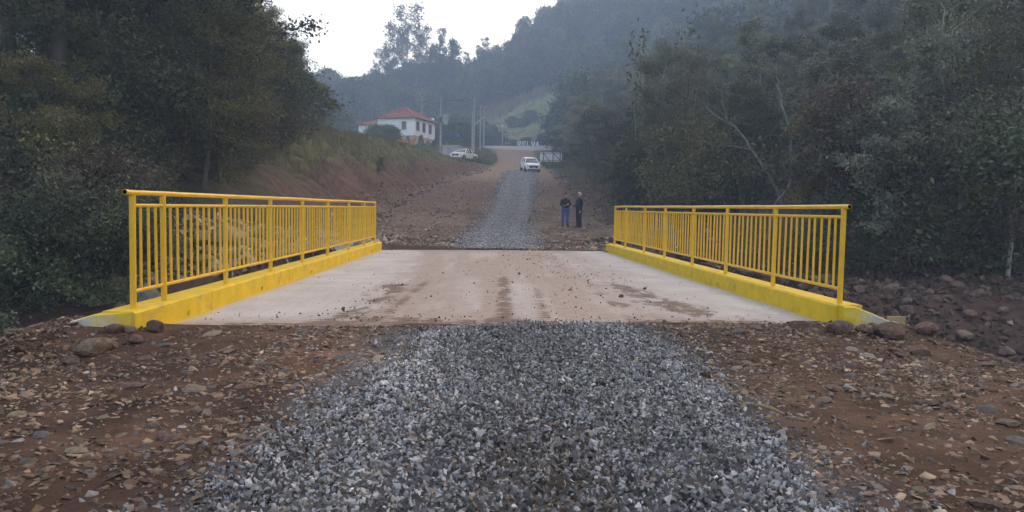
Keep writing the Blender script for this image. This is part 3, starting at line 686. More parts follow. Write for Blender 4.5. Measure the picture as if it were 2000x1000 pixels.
rock_px('ang', 'rock', 2, 1690, 658, -.05, 38, 'small reddish block between the two boulders at the right kerb end', sink=.3)
rock_px('ang', 'rock', 3, 1704, 640, .0, 30, 'brown wedge of rock perched on the right wing wall', sink=.1)
rock_px('ang', 'rock', 4, 1808, 680, -.15, 48, 'broken brown block on the edge of the right embankment', sink=.2)
rock_px('round', 'rock', 0, 1795, 715, -.15, 50, 'rounded pale brown cobble half sunk in the right shoulder', sink=.35)
rock_px('ang', 'rock', 1, 303, 657, -.02, 42, 'dark block on the dirt at the foot of the left yellow kerb', sink=.1)
rock_px('round', 'rock', 2, 182, 682, -.0, 64, 'long brown boulder beside the left wing wall', rz=.2, sink=.25)
rock_px('round', 'rock', 3, 214, 676, -.0, 36, 'small round brown cobble next to the left wing wall', sink=.2)
rock_px('round', 'rock', 4, 172, 690, -.02, 30, 'little reddish cobble in front of the long boulder at left', sink=.2)
for q, (px, py, w_, m) in enumerate(((226, 652, 34, 'rock'), (252, 650, 26, 'rock_pale'), (268, 660, 30, 'rock'), (140, 690, 34, 'rock'))):
    rock_px('ang', m, q, px, py, .03, w_, ('brown block piled against the left wing wall', 'pale chip on top of the stones at the left wing wall', 'dark block below the left kerb corner', 'flat brown block on the left edge of the embankment')[q], sink=.2)
rock('ang', 'rock_grey', 0, -11.0, 20.6, .55, 'large smooth grey boulder in the dark hollow left of the railing', sink=.2)
rock('ang', 'rock_grey', 1, -9.6, 21.2, .75, 'broad bluish grey boulder behind the end post of the left railing', sink=.25)
rock('ang', 'rock_grey', 2, -8.6, 18.4, .42, 'grey block low behind the left kerb', sink=.2)
rock('ang', 'rock_pale', 3, -7.6, 21.5, .5, 'tall pale yellow block topping the rubble behind the left railing', sink=.1)
for q, (px, py, wp, m, lab) in enumerate([
        (1883, 672, 46, 'rock_pale', 'pale tilted wedge of rock on the rubble slope right of the bridge'),
        (1957, 633, 32, 'rock_pale', 'pale square block high on the right rubble slope'),
        (1893, 640, 32, 'rock', 'rounded pinkish block in the middle of the right rubble slope'),
        (1816, 570, 24, 'rock', 'grey brown block on the crest of the right rubble slope'),
        (1850, 597, 28, 'rock', 'orange brown block just below the crest of the right rubble slope'),
        (1740, 590, 44, 'rock', 'big dark red block on the rubble close behind the right railing end'),
        (1770, 622, 32, 'rock_grey', 'flat grey slab on the rubble right of the timber board'),
        (1925, 645, 24, 'rock', 'small brown block between two pale rocks on the right rubble slope'),
        (1965, 690, 40, 'rock', 'dull red boulder at the bottom of the right rubble slope'),
        (1820, 632, 18, 'rock_pale', 'small whitish chip on the dark rubble slope')]):
    d = ip(py, [560, 700], [20.5, 15.2]); p = unproj(px, py, d=d)
    rock('ang', m, q, p[0], p[1], wp*d/F_PX/2/1.35, lab, sink=.15)
# stones big enough to pick out on the near shoulders
for k in range(110):
    side = -1 if k % 2 else 1
    for _ in range(60):
        y_ = 2.3+4.6*random.random(); x_ = side*(random.random()*3.4+.9)
        if abs(x_) < .72*y_+.1 and (x_ < strip_l(y_)-.12 if side < 0 else x_ > strip_r(y_)+.12) and y_ < 6.55+.13*x_: break
    r = (.02+.032*random.random()**2)*(1+.07*y_)
    m = random.choice(['rock', 'rock', 'rock', 'rock_pale', 'rock_grey'])
    tone = {'rock': 'brown', 'rock_pale': 'pale buff', 'rock_grey': 'grey'}[m]; sd = 'left' if side < 0 else 'right'
    rock('flat', m, k, x_, y_, r, f'flat {tone} stone half sunk in the dirt {sd} of the gravel', group=f'flat {tone} stones on the {sd} shoulder', sink=.4)
# pale blocks in the heap behind the left railing
for k in range(26):
    x_, y_ = -4.2-6.0*random.random(), 18.0+5.5*random.random()
    rock('ang', 'rock_pale' if k % 3 else 'rock', k, x_, y_, .12+.2*random.random(), 'pale yellowish block in the rubble heap behind the left railing' if k % 3 else 'brown block in the rubble heap behind the left railing', group='pale blocks behind the left railing' if k % 3 else 'brown blocks behind the left railing', sink=.15)
for k in range(22):
    x_, y_ = 4.6+11*random.random(), 14.5+9*random.random()
    rock('ang', 'rock', k, x_, y_, .08+.12*random.random(), 'dark reddish block in the rubble right of the bridge', group='dark blocks on the right river bank', sink=.2)
# timber left from the formwork, a splintered stick, a hose
t = thing('timber_formwork', 'short weathered formwork boards standing behind the right kerb end', 'timber', (3.72, 7.35, -.4), .13)
MB().box((0, 0, .26), (.5, .028, .36)).build('board', M['wood'], t); MB().box((.40, .05, .22), (.26, .028, .44)).build('board', M['wood'], t); MB().box((.265, .01, .22), (.025, .06, .46)).build('batten', M['wood_dark'], t)
def stick(P, r, name, label, cat, m='litter'):
    return props(MB().tube(P, r, 6).build(name, M[m], None, smooth=True), label, cat)
stick([(1.44, 3.92, .045), (1.49, 3.86, .04), (1.54, 3.79, .025)], [.006, .012, .004], 'stick', 'splintered pale stick on the gravel edge right of the track', 'stick', 'wood')
stick([(1.53, 3.76, .02), (1.59, 3.73, .018), (1.65, 3.72, .012)], [.008, .01, .005], 'stick', 'reddish root end lying in the dirt right of the gravel', 'stick')
stick([(-3.65, 6.3, -.1), (-3.5, 6.1, -.06), (-3.38, 6.02, -.12)], .008, 'stick', 'thin twig on the stones beside the left wing wall', 'stick')
p = [unproj(px, py, d=19.5) for px, py in ((148, 553), (165, 566), (182, 574), (200, 580))]
stick(p, .022, 'water_hose', 'blue plastic pipe running down the dark bank left of the bridge', 'hose', 'hose')

# ------------------------------------------------------------------ trees
def leaf_cards(P, size, rg, el=2.0, droop=0.0):
    N = len(P); n = rg.normal(size=(N, 3)); n[:, 2] = np.abs(n[:, 2])*.9+.25; n /= np.linalg.norm(n, axis=1)[:, None]
    a = rg.normal(size=(N, 3)); a[:, 2] -= droop; a -= n*(a*n).sum(1)[:, None]; a /= np.linalg.norm(a, axis=1)[:, None]+1e-9; b = np.cross(n, a)
    s = (size*(.6+.8*rg.random(N)))[:, None]
    V = np.stack([P-a*s*.5*el/1.5, P+b*s*.36+n*s*.08, P+a*s*.5*el/1.5, P-b*s*.36+n*s*.08], 1).reshape(-1, 3)
    return V, np.arange(4*N).reshape(N, 4)
class Skel:
    def __init__(s): s.V, s.F, s.o = [], [], 0
    def tube(s, P, r, n=5):
        V, q, t = tube_arr(P, r, n, cap=False); s.V.append(V); s.F.append(q+s.o); s.o += len(V)
    def arr(s): return np.concatenate(s.V), np.concatenate(s.F)
def curve_path(p0, d, L, up, rg, n=5, wob=.12):
    P = [np.array(p0, float)]; d = np.array(d, float); d /= np.linalg.norm(d)
    for k in range(n-1):
        d = d+np.array([0, 0, up/n])+rg.normal(0, wob, 3); d /= np.linalg.norm(d); P.append(P[-1]+d*L/(n-1))
    return np.array(P)
def make_tree(seed, h=12, spread=3.5, clear=.3, nlimb=16, nleaf=9000, size=.2, sig=.55, shape='round', lean=0, twigs=True, droop=.3, ntrunk=1, rtrunk=.015, el=2.0, flat=.75, gap=1.0, skirt=0):
    rg = np.random.default_rng(seed); sk = Skel(); tips, wts = [], []
    for tr in range(ntrunk):
        a0 = rg.random()*6.28; hh = h*(1-.18*rg.random()*(tr > 0)); lean_ = lean+(.22 if ntrunk > 1 else 0)
        n = 9; zz = np.linspace(0, hh*.97, n); wv = np.cumsum(rg.normal(0, .012*h, (n, 2)), 0)
        T = np.stack([wv[:, 0]+np.cos(a0)*lean_*zz*.6+tr*.25, wv[:, 1]+np.sin(a0)*lean_*zz*.6, zz], 1)
        r0 = rtrunk*hh; sk.tube(T, r0*np.linspace(1, .12, n)**.9, 7)
        for k in range(nlimb//ntrunk):
            f = clear+(1-clear)*((k+rg.random())/(nlimb//ntrunk)); p0 = np.array([np.interp(f*hh*.97, zz, T[:, j]) for j in range(3)])
            q = (f-clear)/(1-clear)
            w_ = {'round': math.sin(math.pi*min(.97, .18+.82*q))**.7, 'cone': 1.05-q*.9, 'top': .35+.75*q if q < .8 else .9-(q-.8)*2, 'column': .75-.4*abs(q-.5)}[shape]
            az = k*2.4+rg.normal(0, .4); L = spread*w_*(.75+.5*rg.random()); upd = {'round': .45, 'cone': .1, 'top': .8, 'column': .6}[shape]+.5*q
            P = curve_path(p0, [math.cos(az), math.sin(az), upd*.6], L, upd*.5, rg, 5, .13)
            sk.tube(P, r0*(.38-.22*q)*np.linspace(1, .18, 5), 4)
            tips.append(P[-1]); wts.append(1.0)
            for s_ in range(4):
                g = .35+.6*rg.random(); b0 = P[0]+(P[-1]-P[0])*0; b0 = np.array([np.interp(g*4, range(5), P[:, j]) for j in range(3)])
                dv = (P[-1]-P[0])/max(L, .01)+rg.normal(0, .75, 3); B = curve_path(b0, dv, L*.42*(.6+.6*rg.random())+.2, .25-droop*.6, rg, 4, .15)
                if twigs: sk.tube(B, r0*.09*np.linspace(1, .25, 4)+.004, 3)
                tips += [B[-1], B[2]]; wts += [1.0, .7]
    for k in range(skirt):                       # creepers hanging down round the trunk
        a = rg.random()*6.28; rr = spread*(.15+.8*rg.random()); top = h*(.25+.5*rg.random())
        for s_ in range(6): tips.append(np.array([math.cos(a)*rr+rg.normal(0, .2), math.sin(a)*rr+rg.normal(0, .2), top*(1-s_/6.5)])); wts.append(.55)
    tips = np.array(tips); wts = np.array(wts)*(.3+1.4*rg.random(len(tips))**gap); wts /= wts.sum()
    idx = rg.choice(len(tips), nleaf, p=wts)
    P = tips[idx]+rg.normal(0, sig, (nleaf, 3))*(1, 1, flat)
    P[:, 2] = np.maximum(P[:, 2], .1)
    V, Fq = leaf_cards(P, size, rg, el, droop)
    clump = rg.random(len(tips))[idx]
    tint = np.clip(.55*clump+.45*rg.random(nleaf)+rg.normal(0, .06, nleaf), 0, 1)
    return sk.arr(), (V, Fq, tint)
def proto_tree(name, label, cat, leafmat, barkmat='bark', group=None, **k):
    (tv, tf), (lv, lf, ti) = make_tree(**k)
    root = thing(name, label, cat, (0, 0, 0), 0, group)
    np_obj('trunk', tv, tf, M[barkmat], root, smooth=True)
    np_obj('crown', lv, lf, M[leafmat], root, attrs={'tint': ('FACE', 'FLOAT', ti)})
    return root
class Kind:
    """first use moves the model itself, later uses copy it"""
    def __init__(s, root): s.root, s.used = root, False
    def place(s, x, y, sc, label=None, group=None, rz=None, z=None, tilt=(0, 0)):
        z = tz(x, y)-.12 if z is None else z; rz = random.random()*6.28 if rz is None else rz
        if not s.used:
            s.used = True; o = s.root; o.location = (x, y, z); o.rotation_euler = (tilt[0], tilt[1], rz); o.scale = (sc, sc, sc) if np.isscalar(sc) else sc
            if label: o['label'] = label
            if group: o['group'] = group
            elif 'group' in o: del o['group']
            return o
        o = dup(s.root, (x, y, z), rz, sc, label, group, tilt)
        if not group and 'group' in o: del o['group']
        return o

# near trees, leaf by leaf
nd = [Kind(proto_tree('broadleaf_tree', 'x', 'tree', 'leaf_dark', seed=101+k, h=13, spread=4.2, clear=.14, nlimb=26, nleaf=36000, size=.112, sig=.34, flat=.6, skirt=3, gap=1.6)) for k in range(2)]
no = [Kind(proto_tree('broadleaf_tree', 'x', 'tree', 'leaf_olive', seed=111+k, h=9, spread=3.4, clear=.08, nlimb=24, nleaf=32000, size=.092, sig=.3, flat=.6, skirt=3, gap=1.6, droop=.6)) for k in range(2)]
nb = [Kind(proto_tree('creeper_clad_tree', 'x', 'tree', 'leaf_brown', seed=121+k, h=12, spread=3.0, clear=.12, nlimb=24, nleaf=21000, size=.078, sig=.38, skirt=8, gap=1.8, droop=.9, shape='column')) for k in range(2)]
npine = Kind(proto_tree('tall_tree', 'x', 'tree', 'leaf_dark', 'bark_dark', seed=131, h=19, spread=3.2, clear=.5, nlimb=26, nleaf=22000, size=.11, sig=.34, shape='column', rtrunk=.016, gap=1.8))
nsap = Kind(proto_tree('slender_tree', 'x', 'tree', 'leaf_dark', seed=141, h=9, spread=2.3, clear=.2, nlimb=20, nleaf=14000, size=.1, sig=.28, gap=1.8, shape='cone'))
nsh = [Kind(proto_tree('shrub', 'x', 'shrub', ('leaf_dark', 'leaf_olive', 'leaf_brown')[k], seed=151+k, h=2.6, spread=1.7, clear=.05, nlimb=16, nleaf=9000, size=.08, sig=.3, ntrunk=2, rtrunk=.012, gap=1.5)) for k in range(3)]
# mid-distance trees
md_ = [Kind(proto_tree('forest_tree', 'x', 'tree', ('leaf_dark', 'leaf_hazed', 'leaf_olive', 'leaf_brown', 'leaf_hazed')[k], 'bark_pale' if k > 2 else 'bark', seed=161+k, h=(13, 11, 11, 12, 15)[k], spread=(4, 3.6, 3.6, 3, 3.4)[k], clear=(.16, .1, .12, .2, .3)[k], nlimb=22, nleaf=(16000, 16000, 15000, 11000, 14000)[k], size=(.19, .185, .17, .15, .18)[k], sig=.42, flat=.6, skirt=(1, 3, 2, 6, 0)[k], gap=1.5, shape=('round', 'round', 'round', 'column', 'top')[k])) for k in range(5)]

G_L = 'trees crowding the bank left of the bridge'
LAB = {'d': 'dark leafy tree in the wood left of the yellow railing', 'o': 'olive leafed tree in the wood left of the yellow railing', 'b': 'brown creeper clad tree in the wood left of the railing', 's': 'slender dark tree in the wood left of the railing'}
def at_px(px, d): return unproj(px, 400, d=d)[0]
left_trees = [  # pixel column, distance, kind, scale
    (20, 29, 'd', .2), (185, 26, 'd', .95), (195, 27, 'd', 1.1), (235, 29, 'd', 1.05), (60, 36, 'd', .22), (255, 39, 'd', 1.25), (300, 38, 'd', 1.1), (190, 40, 'd', 1.3),
    (90, 21.5, 'o', .55), (225, 27, 'o', .8), (335, 29, 'o', .9), (395, 28, 'o', .75), (455, 34, 'o', .65), (270, 31, 'o', 1.2), (470, 42, 'o', .7),
    (300, 28, 'b', .85), (345, 31, 'b', .95), (425, 30, 'b', .6), (150, 31, 'b', 1.05), (240, 34, 'b', 1.25), (495, 39, 'b', .55), (550, 46, 'b', .5),
    (425, 38, 's', .8), (365, 42, 's', 1.4), (572, 50, 's', .62), (545, 44, 'd', .42), (600, 54, 'd', .3), (625, 58, 'o', .4), (-60, 24, 'o', .4), (-140, 30, 'd', .4), (-30, 33, 'o', .35), (520, 54, 'o', .65), (560, 56, 's', .7)]
cnt = {}
for px, d, k, sc in left_trees:
    src = {'d': nd, 'o': no, 'b': nb, 's': [nsap]}[k]; c_ = cnt.get(k, 0); cnt[k] = c_+1
    src[c_ % len(src)].place(at_px(px, d), d, sc*random.uniform(.94, 1.06), LAB[k]+(' at its road edge' if px > 430 else ' near the frame edge' if px < 140 else ''), G_L)
for px, d, sc, lab in ((34, 25, 1.05, 'tall dark trunk rising out of the frame at the left edge of the wood'), (100, 24, 1.0, 'tall straight dark trunk, the middle one of the three on the left'), (118, 28, 1.05, 'tall dark trunk just behind the middle one on the left'), (200, 34, 1.15, 'tall dark tree deep in the wood left of the olive crowns')):
    npine.place(at_px(px, d), d, sc, lab)
no[0].place(at_px(438, 48), 48, 1.0, 'fine leafed tree with a rounded top against the sky, left of the house'); nd[1].place(at_px(512, 47), 47, .55, 'dark rounded tree standing highest at the edge of the left wood')
for k in range(42):
    px = -60+620*random.random(); d = 20+ (px > 200)*6+(px > 330)*3+(px > 450)*9+7*random.random()
    q = k % 3; sz_ = random.uniform(.7, 1.5); nsh[q].place(at_px(px, d), d, sz_, ('low ' if sz_ < .95 else 'tall ' if sz_ > 1.25 else '')+('dark shrub', 'olive shrub', 'brown shrub')[q]+(' at the wood edge above the red bank' if px > 430 else ' under the wood behind the left railing' if px > 250 else ' under the wood left of the railing post'), 'shrubs under the left wood')

for k in range(16):
    d = 16.5+5*random.random(); px = -40+270*random.random(); q = random.choice((0, 0, 1, 2))
    sz_ = random.uniform(.6, 1.0); nsh[q].place(at_px(px, d), d, sz_, ('small ' if sz_ < .75 else 'tall ' if sz_ > .9 else '')+('dark shrub', 'olive shrub', 'brown shrub')[q]+' low on the river bank left of the bridge', 'shrubs low on the left river bank')
# right wood: the 230 or so trees nearest to the road, each a tree of its own
G_R = 'trees of the hillside wood right of the road'
RL = {0: 'dark leafy tree on the wooded slope right of the road', 1: 'dense dark tree on the wooded slope right of the road', 2: 'olive tree on the wooded slope right of the road', 3: 'withered brown tree on the wooded slope right of the road', 4: 'high crowned dark tree on the wooded slope right of the road'}
TL = ['dark leafy tree', 'haze paled green bushy tree', 'olive leafed tree', 'withered pale stemmed tree', 'high crowned haze paled green tree']
pts = []
def clearance(x, y, r): return all((x-a)**2+(y-b)**2 > r*r for a, b in pts)
near_spots = []
for _ in range(9000):
    d = 23+150*random.random()**1.7; px = 1120+1000*random.random(); x = (px-963)/F_PX*d
    u = x-float(ip(d, *REDGE))
    if u < 3.4+ (d < 36)*2.5: continue
    if d < 26 and x < 13: continue
    if 1335 < px < 1625 and d < 38: continue
    if not clearance(x, d, 2.5+d*.016): continue
    pts.append((x, d)); near_spots.append((x, d))
near_spots.sort(key=lambda p: p[1])
near_spots = near_spots[:225]
def zone(x, d):
    px = 963+x/d*F_PX
    a = 'beside the climbing road' if px < 1260 else 'behind the right railing' if px < 1640 else 'right of the railing end'
    b = 'in the front row' if d < 42 else 'halfway into the wood' if d < 75 else 'far up the slope'
    return b+' '+a
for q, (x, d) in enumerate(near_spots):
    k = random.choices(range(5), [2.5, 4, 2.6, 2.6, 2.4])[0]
    if d < 40 and random.random() < (.75 if 963+x/d*F_PX < 1500 else .35):  # far right gets more trees with the veil painted into their leaves
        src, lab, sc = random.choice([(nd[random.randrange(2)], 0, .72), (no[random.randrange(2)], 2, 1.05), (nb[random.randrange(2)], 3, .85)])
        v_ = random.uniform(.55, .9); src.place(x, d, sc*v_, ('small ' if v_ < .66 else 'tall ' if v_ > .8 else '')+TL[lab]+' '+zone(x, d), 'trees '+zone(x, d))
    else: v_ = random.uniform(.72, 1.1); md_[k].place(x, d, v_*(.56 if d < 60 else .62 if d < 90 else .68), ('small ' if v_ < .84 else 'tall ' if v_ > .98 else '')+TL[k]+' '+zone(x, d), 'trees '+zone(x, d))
for k in range(60):
    d = 25+60*random.random()**1.4; px = 1130+920*random.random(); x = (px-963)/F_PX*d; u = x-float(ip(d, *REDGE))
    if u < 3.2: x = float(ip(d, *REDGE))+3.2+random.random()*2
    if 1335 < 963+x/d*F_PX < 1640 and d < 37: continue
    q = k % 3; sz_ = random.uniform(.8, 1.9); nsh[q].place(x, d, sz_, ('low ' if sz_ < 1.15 else 'tall ' if sz_ > 1.55 else '')+('dark shrub', 'olive shrub', 'brown shrub')[q]+' at the foot of the wood '+('beside the climbing road' if px < 1260 else 'behind the right railing' if px < 1640 else 'right of the railing end'), 'shrubs under the right wood')

def bare_bush(x, d, seed, h, lab):
    rg = np.random.default_rng(seed); sk = Skel()
    for k in range(9):
        P = curve_path((rg.normal(0, .15), rg.normal(0, .15), 0), (rg.normal(0, .6), rg.normal(0, .5), 1), h*(.6+.5*rg.random()), .1, rg, 6, .16); sk.tube(P, np.linspace(.018, .006, 6), 4)
        for j in range(5):
            B = curve_path(P[1+j % 5], rg.normal(0, 1, 3)+[0, 0, .5], h*.35*(.5+rg.random()), 0, rg, 4, .22); sk.tube(B, np.linspace(.009, .003, 4), 3)
            for q in range(3): sk.tube(curve_path(B[1+q], rg.normal(0, 1, 3), h*.16, 0, rg, 3, .2), np.linspace(.005, .002, 3), 3)
    V, Fq = sk.arr(); t = thing('bare_bush', lab, 'bush', (x, d, tz(x, d)-.1)); np_obj('twigs', V, Fq, M['litter'], t, smooth=True)
for q, (px, d, h, lab) in enumerate(((50, 19.5, 2.6, 'leafless grey twiggy bush at the left frame edge'), (95, 20.5, 2.2, 'leafless grey twiggy bush left of the railing post'), (230, 22, 2.4, 'leafless twigs behind the end post of the left railing'), (1470, 27, 2.2, 'tangle of bare twigs at the foot of the dead tree'), (1580, 26, 2.6, 'tangle of bare twigs right of the dead tree'))):
    bare_bush(at_px(px, d), d, 400+q, h, lab)

# bamboo with bare canes rising out of it
def bamboo(x, y, label, n, h, seed):
    rg = np.random.default_rng(seed); t = thing('bamboo_clump', label, 'bamboo', (x, y, tz(x, y)))
    Ls = []
    for k in range(n):
        a = rg.random()*6.28; r = 1.5*rg.random()**.5; hh = h*(.6+.5*rg.random()); P = curve_path((math.cos(a)*r, math.sin(a)*r, 0), (math.cos(a)*.09, math.sin(a)*.09, 1), hh, -.05, rg, 8, .015)
        o = MB().tube(P, np.linspace(.035, .012, 8), 5).build('cane', M['bamboo'], t, smooth=True)
        for f in (.1, .2, .3, .42): Ls.append(P[int(f*7)]+rg.normal(0, .7, (260, 3))*(1.1, 1.1, .7))
        for f in (.8, .9, 1.0): Ls.append(P[min(7, int(f*7))]+rg.normal(0, .28, (9, 3))*(1, 1, 1.6))
    P = np.concatenate(Ls); P[:, 2] = np.abs(P[:, 2]); V, Fq = leaf_cards(P, .18, rg, 3.0, .9)
    np_obj('foliage', V, Fq, M['leaf_fresh'], t, attrs={'tint': ('FACE', 'FLOAT', np.clip(rg.random(len(P))*.6+fbm(P[:, 0]*2, P[:, 2]*2)*.5-.1, 0, 1))})
bamboo(at_px(1292, 46), 46, 'bamboo clump with tall bare yellowish canes right of the two men', 22, 10.5, 5)
bamboo(at_px(1385, 41), 41, 'leafy bamboo clump arching over left of the dead tree', 14, 6.0, 6)
# dead trees
def dead(name, label, limbs, m='bark_mid'):
    p0 = limbs[0][0][0]; g = np.array([p0[0], p0[1], tz(p0[0], p0[1])-.1]); t = thing(name, label, 'tree', tuple(g))
    for k, (P, r0, r1) in enumerate(limbs):
        P = np.array(P); n = 14; s_ = np.linspace(0, len(P)-1, n); rg = np.random.default_rng(k+len(P))
        Q = np.stack([np.interp(s_, range(len(P)), P[:, j]) for j in range(3)], 1)+rg.normal(0, .02, (n, 3))
        if k == 0: Q[0] = g
        MB().tube(Q-g, np.linspace(r0, r1, n)*.62, 7).build('trunk' if k == 0 else 'branch', M[m], t, smooth=True)
def pp(d, *pts): return [unproj(px, py, d=d+j*.15) for j, (px, py) in enumerate(pts)]
dead('dead_tree', 'bare grey dead tree forking upright behind the right railing', [
    (pp(29, (1500, 408), (1528, 385), (1545, 355), (1546, 300), (1544, 255), (1528, 215), (1523, 190), (1518, 165)), .11, .06),
    (pp(29.8, (1523, 190), (1517, 150), (1516, 125)), .05, .015), (pp(29.3, (1545, 320), (1556, 315), (1568, 300)), .07, .05),
    (pp(29.4, (1567, 302), (1575, 292), (1581, 284)), .13, .09), (pp(29, (1500, 408), (1470, 425), (1440, 440)), .05, .015), (pp(29.2, (1545, 350), (1530, 330), (1500, 345)), .03, .01)])
dead('dead_tree', 'bare whitish dead limb leaning left in front of the dark wood', [
    (pp(33, (1530, 400), (1510, 355), (1490, 325), (1465, 290), (1455, 270), (1430, 245), (1400, 230), (1378, 205)), .12, .04),
    (pp(33.4, (1465, 292), (1430, 285), (1395, 283), (1370, 275)), .05, .012), (pp(33.6, (1440, 250), (1420, 235), (1412, 200), (1408, 183)), .045, .012),
    (pp(33.5, (1452, 268), (1428, 255), (1428, 285)), .03, .01), (pp(33.7, (1415, 225), (1400, 210), (1398, 205)), .03, .008), (pp(33.8, (1395, 228), (1375, 218), (1362, 195)), .025, .006), (pp(33.8, (1408, 200), (1414, 186), (1413, 180)), .02, .006)])
for px, d, y0, y1, lab in ((1752, 25.5, 500, 395, 'short pale broken tree stump among dark leaves right of the railing'), (1842, 25, 560, 330, 'thin pale hanging liana in the right wood'), (1868, 26, 470, 350, 'thin bare stem beside the liana in the right wood')):
    a = unproj(px, y0, d=d); b_ = unproj(px+3, y1, d=d); L_ = [a, a+(b_-a)*.35+np.array([-.06, 0, 0]), a+(b_-a)*.7+np.array([.05, 0, 0]), b_]; L_[0] = np.array([a[0], d, tz(a[0], d)-.1])
    props(MB().tube(L_, [.05, .045, .04, .03] if y1 > 380 else [.022, .018, .018, .014], 6).build('dead_stump' if y1 > 380 else 'liana', M['bark_pale'], None, smooth=True), lab, 'stump' if y1 > 380 else 'liana')

# ridge eucalypts against the sky
gum = [Kind(proto_tree('eucalyptus', 'x', 'tree', 'leaf_gum', seed=181+k, h=26, spread=(6, 3.6, 5)[k], clear=(.22, .3, .1)[k], nlimb=(30, 20, 26)[k], nleaf=(4200, 2600, 5200)[k], size=(.46, .46, .6)[k], sig=(.62, .55, .85)[k], shape=('column', 'column', 'round')[k], rtrunk=.009, gap=3.2, el=1.8, flat=.8)) for k in range(3)]
def ridge(px, top, d, k, lab, wf=1.0, grp=None):
    x = at_px(px, d); z0 = tz(x, d)-.5; zt = unproj(px, top, d=d)[2]; sc = max((zt-z0)/26, .1)
    gum[k].place(x, d, (sc*wf, sc*wf, sc), lab, grp, z=z0)
ridge(795, 20, 268, 0, 'tallest airy eucalyptus on the ridge above the red roof', .95)
ridge(772, 58, 262, 0, 'second airy eucalyptus on the ridge, left of the tallest', .9)
ridge(745, 100, 262, 0, 'low feathery eucalyptus at the left end of the ridge group', .9)
ridge(823, 62, 272, 0, 'airy eucalyptus close right of the tallest on the ridge', .85)
ridge(852, 58, 280, 1, 'narrow spiky eucalyptus right of the tall ridge group', .8)
ridge(850, 92, 265, 2, 'dense dark tree on the ridge right of the tall eucalyptus', 1.0)
ridge(880, 80, 275, 2, 'dense tree with a pointed top where the ridge dips', .9)
ridge(909, 104, 285, 1, 'small eucalyptus alone in the dip of the ridge', .8)
ridge(926, 90, 290, 1, 'thin pale eucalyptus left of the round topped one', .7)
ridge(948, 74, 290, 1, 'round topped eucalyptus right of the dip in the ridge', 1.0)
ridge(1000, 66, 300, 2, 'first dark tree where the big hill starts to climb', .8)
ridge(1018, 52, 300, 2, 'second dark tree on the climbing skyline of the big hill', .8)
ridge(700, 160, 262, 2, 'small bare crowned tree at the left end of the ridge', .7)

# trees round the fields and the house
bush = Kind(proto_tree('round_bush', 'dense rounded dark green bush beside the white house', 'bush', 'leaf_dark', seed=201, h=3.8, spread=2.4, clear=.04, nlimb=26, nleaf=9000, size=.26, sig=.42, ntrunk=2, gap=.8))
def place_px(K, px, base_py, d, sc, lab, grp=None, snap=True):
    x = at_px(px, d); return K.place(x, d, sc, lab, grp, z=None if snap else unproj(px, base_py, d=d)[2])
place_px(bush, 742, 276, 128, (1.0, .95, .74), 'dense rounded dark green bush beside the white house')
place_px(bush, 765, 276, 127, (.55, .6, .75), 'small yellowish green bush leaning on the big round bush')
for px, d, sc, lab in ((1000, 227, .74, 'left one of the dark trees in the sloping pasture'), (1035, 228, .74, 'right one of the dark trees in the sloping pasture'), (1018, 226, .55, 'low middle bush of the dark trees in the pasture'),):
    place_px(bush, px, 250, d, sc, lab)
for px, d, sc in ((905, 165, 1.6), (870, 175, 2.0), (890, 182, 2.4), (915, 190, 2.6), (842, 170, 1.6), (950, 195, 1.6), (975, 192, 1.0), (1074, 193, 1.5), (1098, 170, 1.6), (1102, 150, 1.4), (1110, 140, 1.5), (1122, 128, 1.6), (1132, 118, 1.8), (1142, 105, 1.7), (1115, 180, 2.6), (1062, 198, .9), (1000, 197, .8), (1025, 196, .8), (655, 165, 1.4), (680, 172, 1.1), (640, 150, 1.8), (620, 120, 1.2), (850, 190, 2.6)):
    place_px(bush, px, 280, d, (sc*.85, sc*.85, sc*random.uniform(.5, .75)), 'dark bush in the hedge between the poles and the pasture', 'hedge bushes below the pasture')
dry = Kind(proto_tree('dry_bush', 'reddish leafless bush behind the white billboard', 'bush', 'leaf_brown', seed=211, h=3, spread=2.0, clear=.05, nlimb=24, nleaf=2600, size=.16, sig=.35, ntrunk=2, gap=1.0))
place_px(dry, 1098, 285, 112, 1.3, 'reddish leafless bush behind the white billboard'); place_px(dry, 1020, 240, 225, .8, 'greyish leafless bush among the pasture trees')
conif = Kind(proto_tree('young_conifer', 'x', 'tree', 'leaf_dark', seed=221, h=4.2, spread=1.0, clear=.05, nlimb=26, nleaf=1800, size=.18, sig=.16, shape='cone', rtrunk=.01))
place_px(conif, 797, 275, 126, .5, 'small conifer before the left wall of the house'); place_px(conif, 822, 280, 126, .56, 'small conifer at the right corner of the house'); place_px(conif, 846, 290, 124, .4, 'low dark conifer right of the house plinth')
place_px(conif, 743, 320, 55, .3, 'small dark pine sapling on the grassy bank')

# far wood: one mass
far = bpy.data.collections.new('far_wood_kinds')
def far_proto(k):
    (tv, tf), (lv, lf, ti) = make_tree(seed=300+k, h=(11, 9, 13, 10)[k], spread=(3.6, 3.4, 3, 3.2)[k], clear=(.2, .15, .4, .25)[k], nlimb=16, nleaf=(1500, 1500, 1200, 900)[k], size=(.62, .6, .6, .5)[k], sig=.75, twigs=False, gap=1.3, shape=('round', 'round', 'top', 'column')[k])
    F4 = np.vstack([tf, lf+len(tv)])
    me = np_mesh('far_tree', np.vstack([tv, lv]), F4, [M['bark_pale' if k == 3 else 'bark'], M[('leaf_dark', 'leaf_olive', 'leaf_dark', 'leaf_brown')[k]]], attrs={'tint': ('FACE', 'FLOAT', np.concatenate([np.zeros(len(tf)), ti]))}, midx=np.concatenate([np.zeros(len(tf)), np.ones(len(lf))]))
    o = bpy.data.objects.new('far_tree_%s' % 'abcd'[k], me); far.objects.link(o)
for k in range(4): far_proto(k)
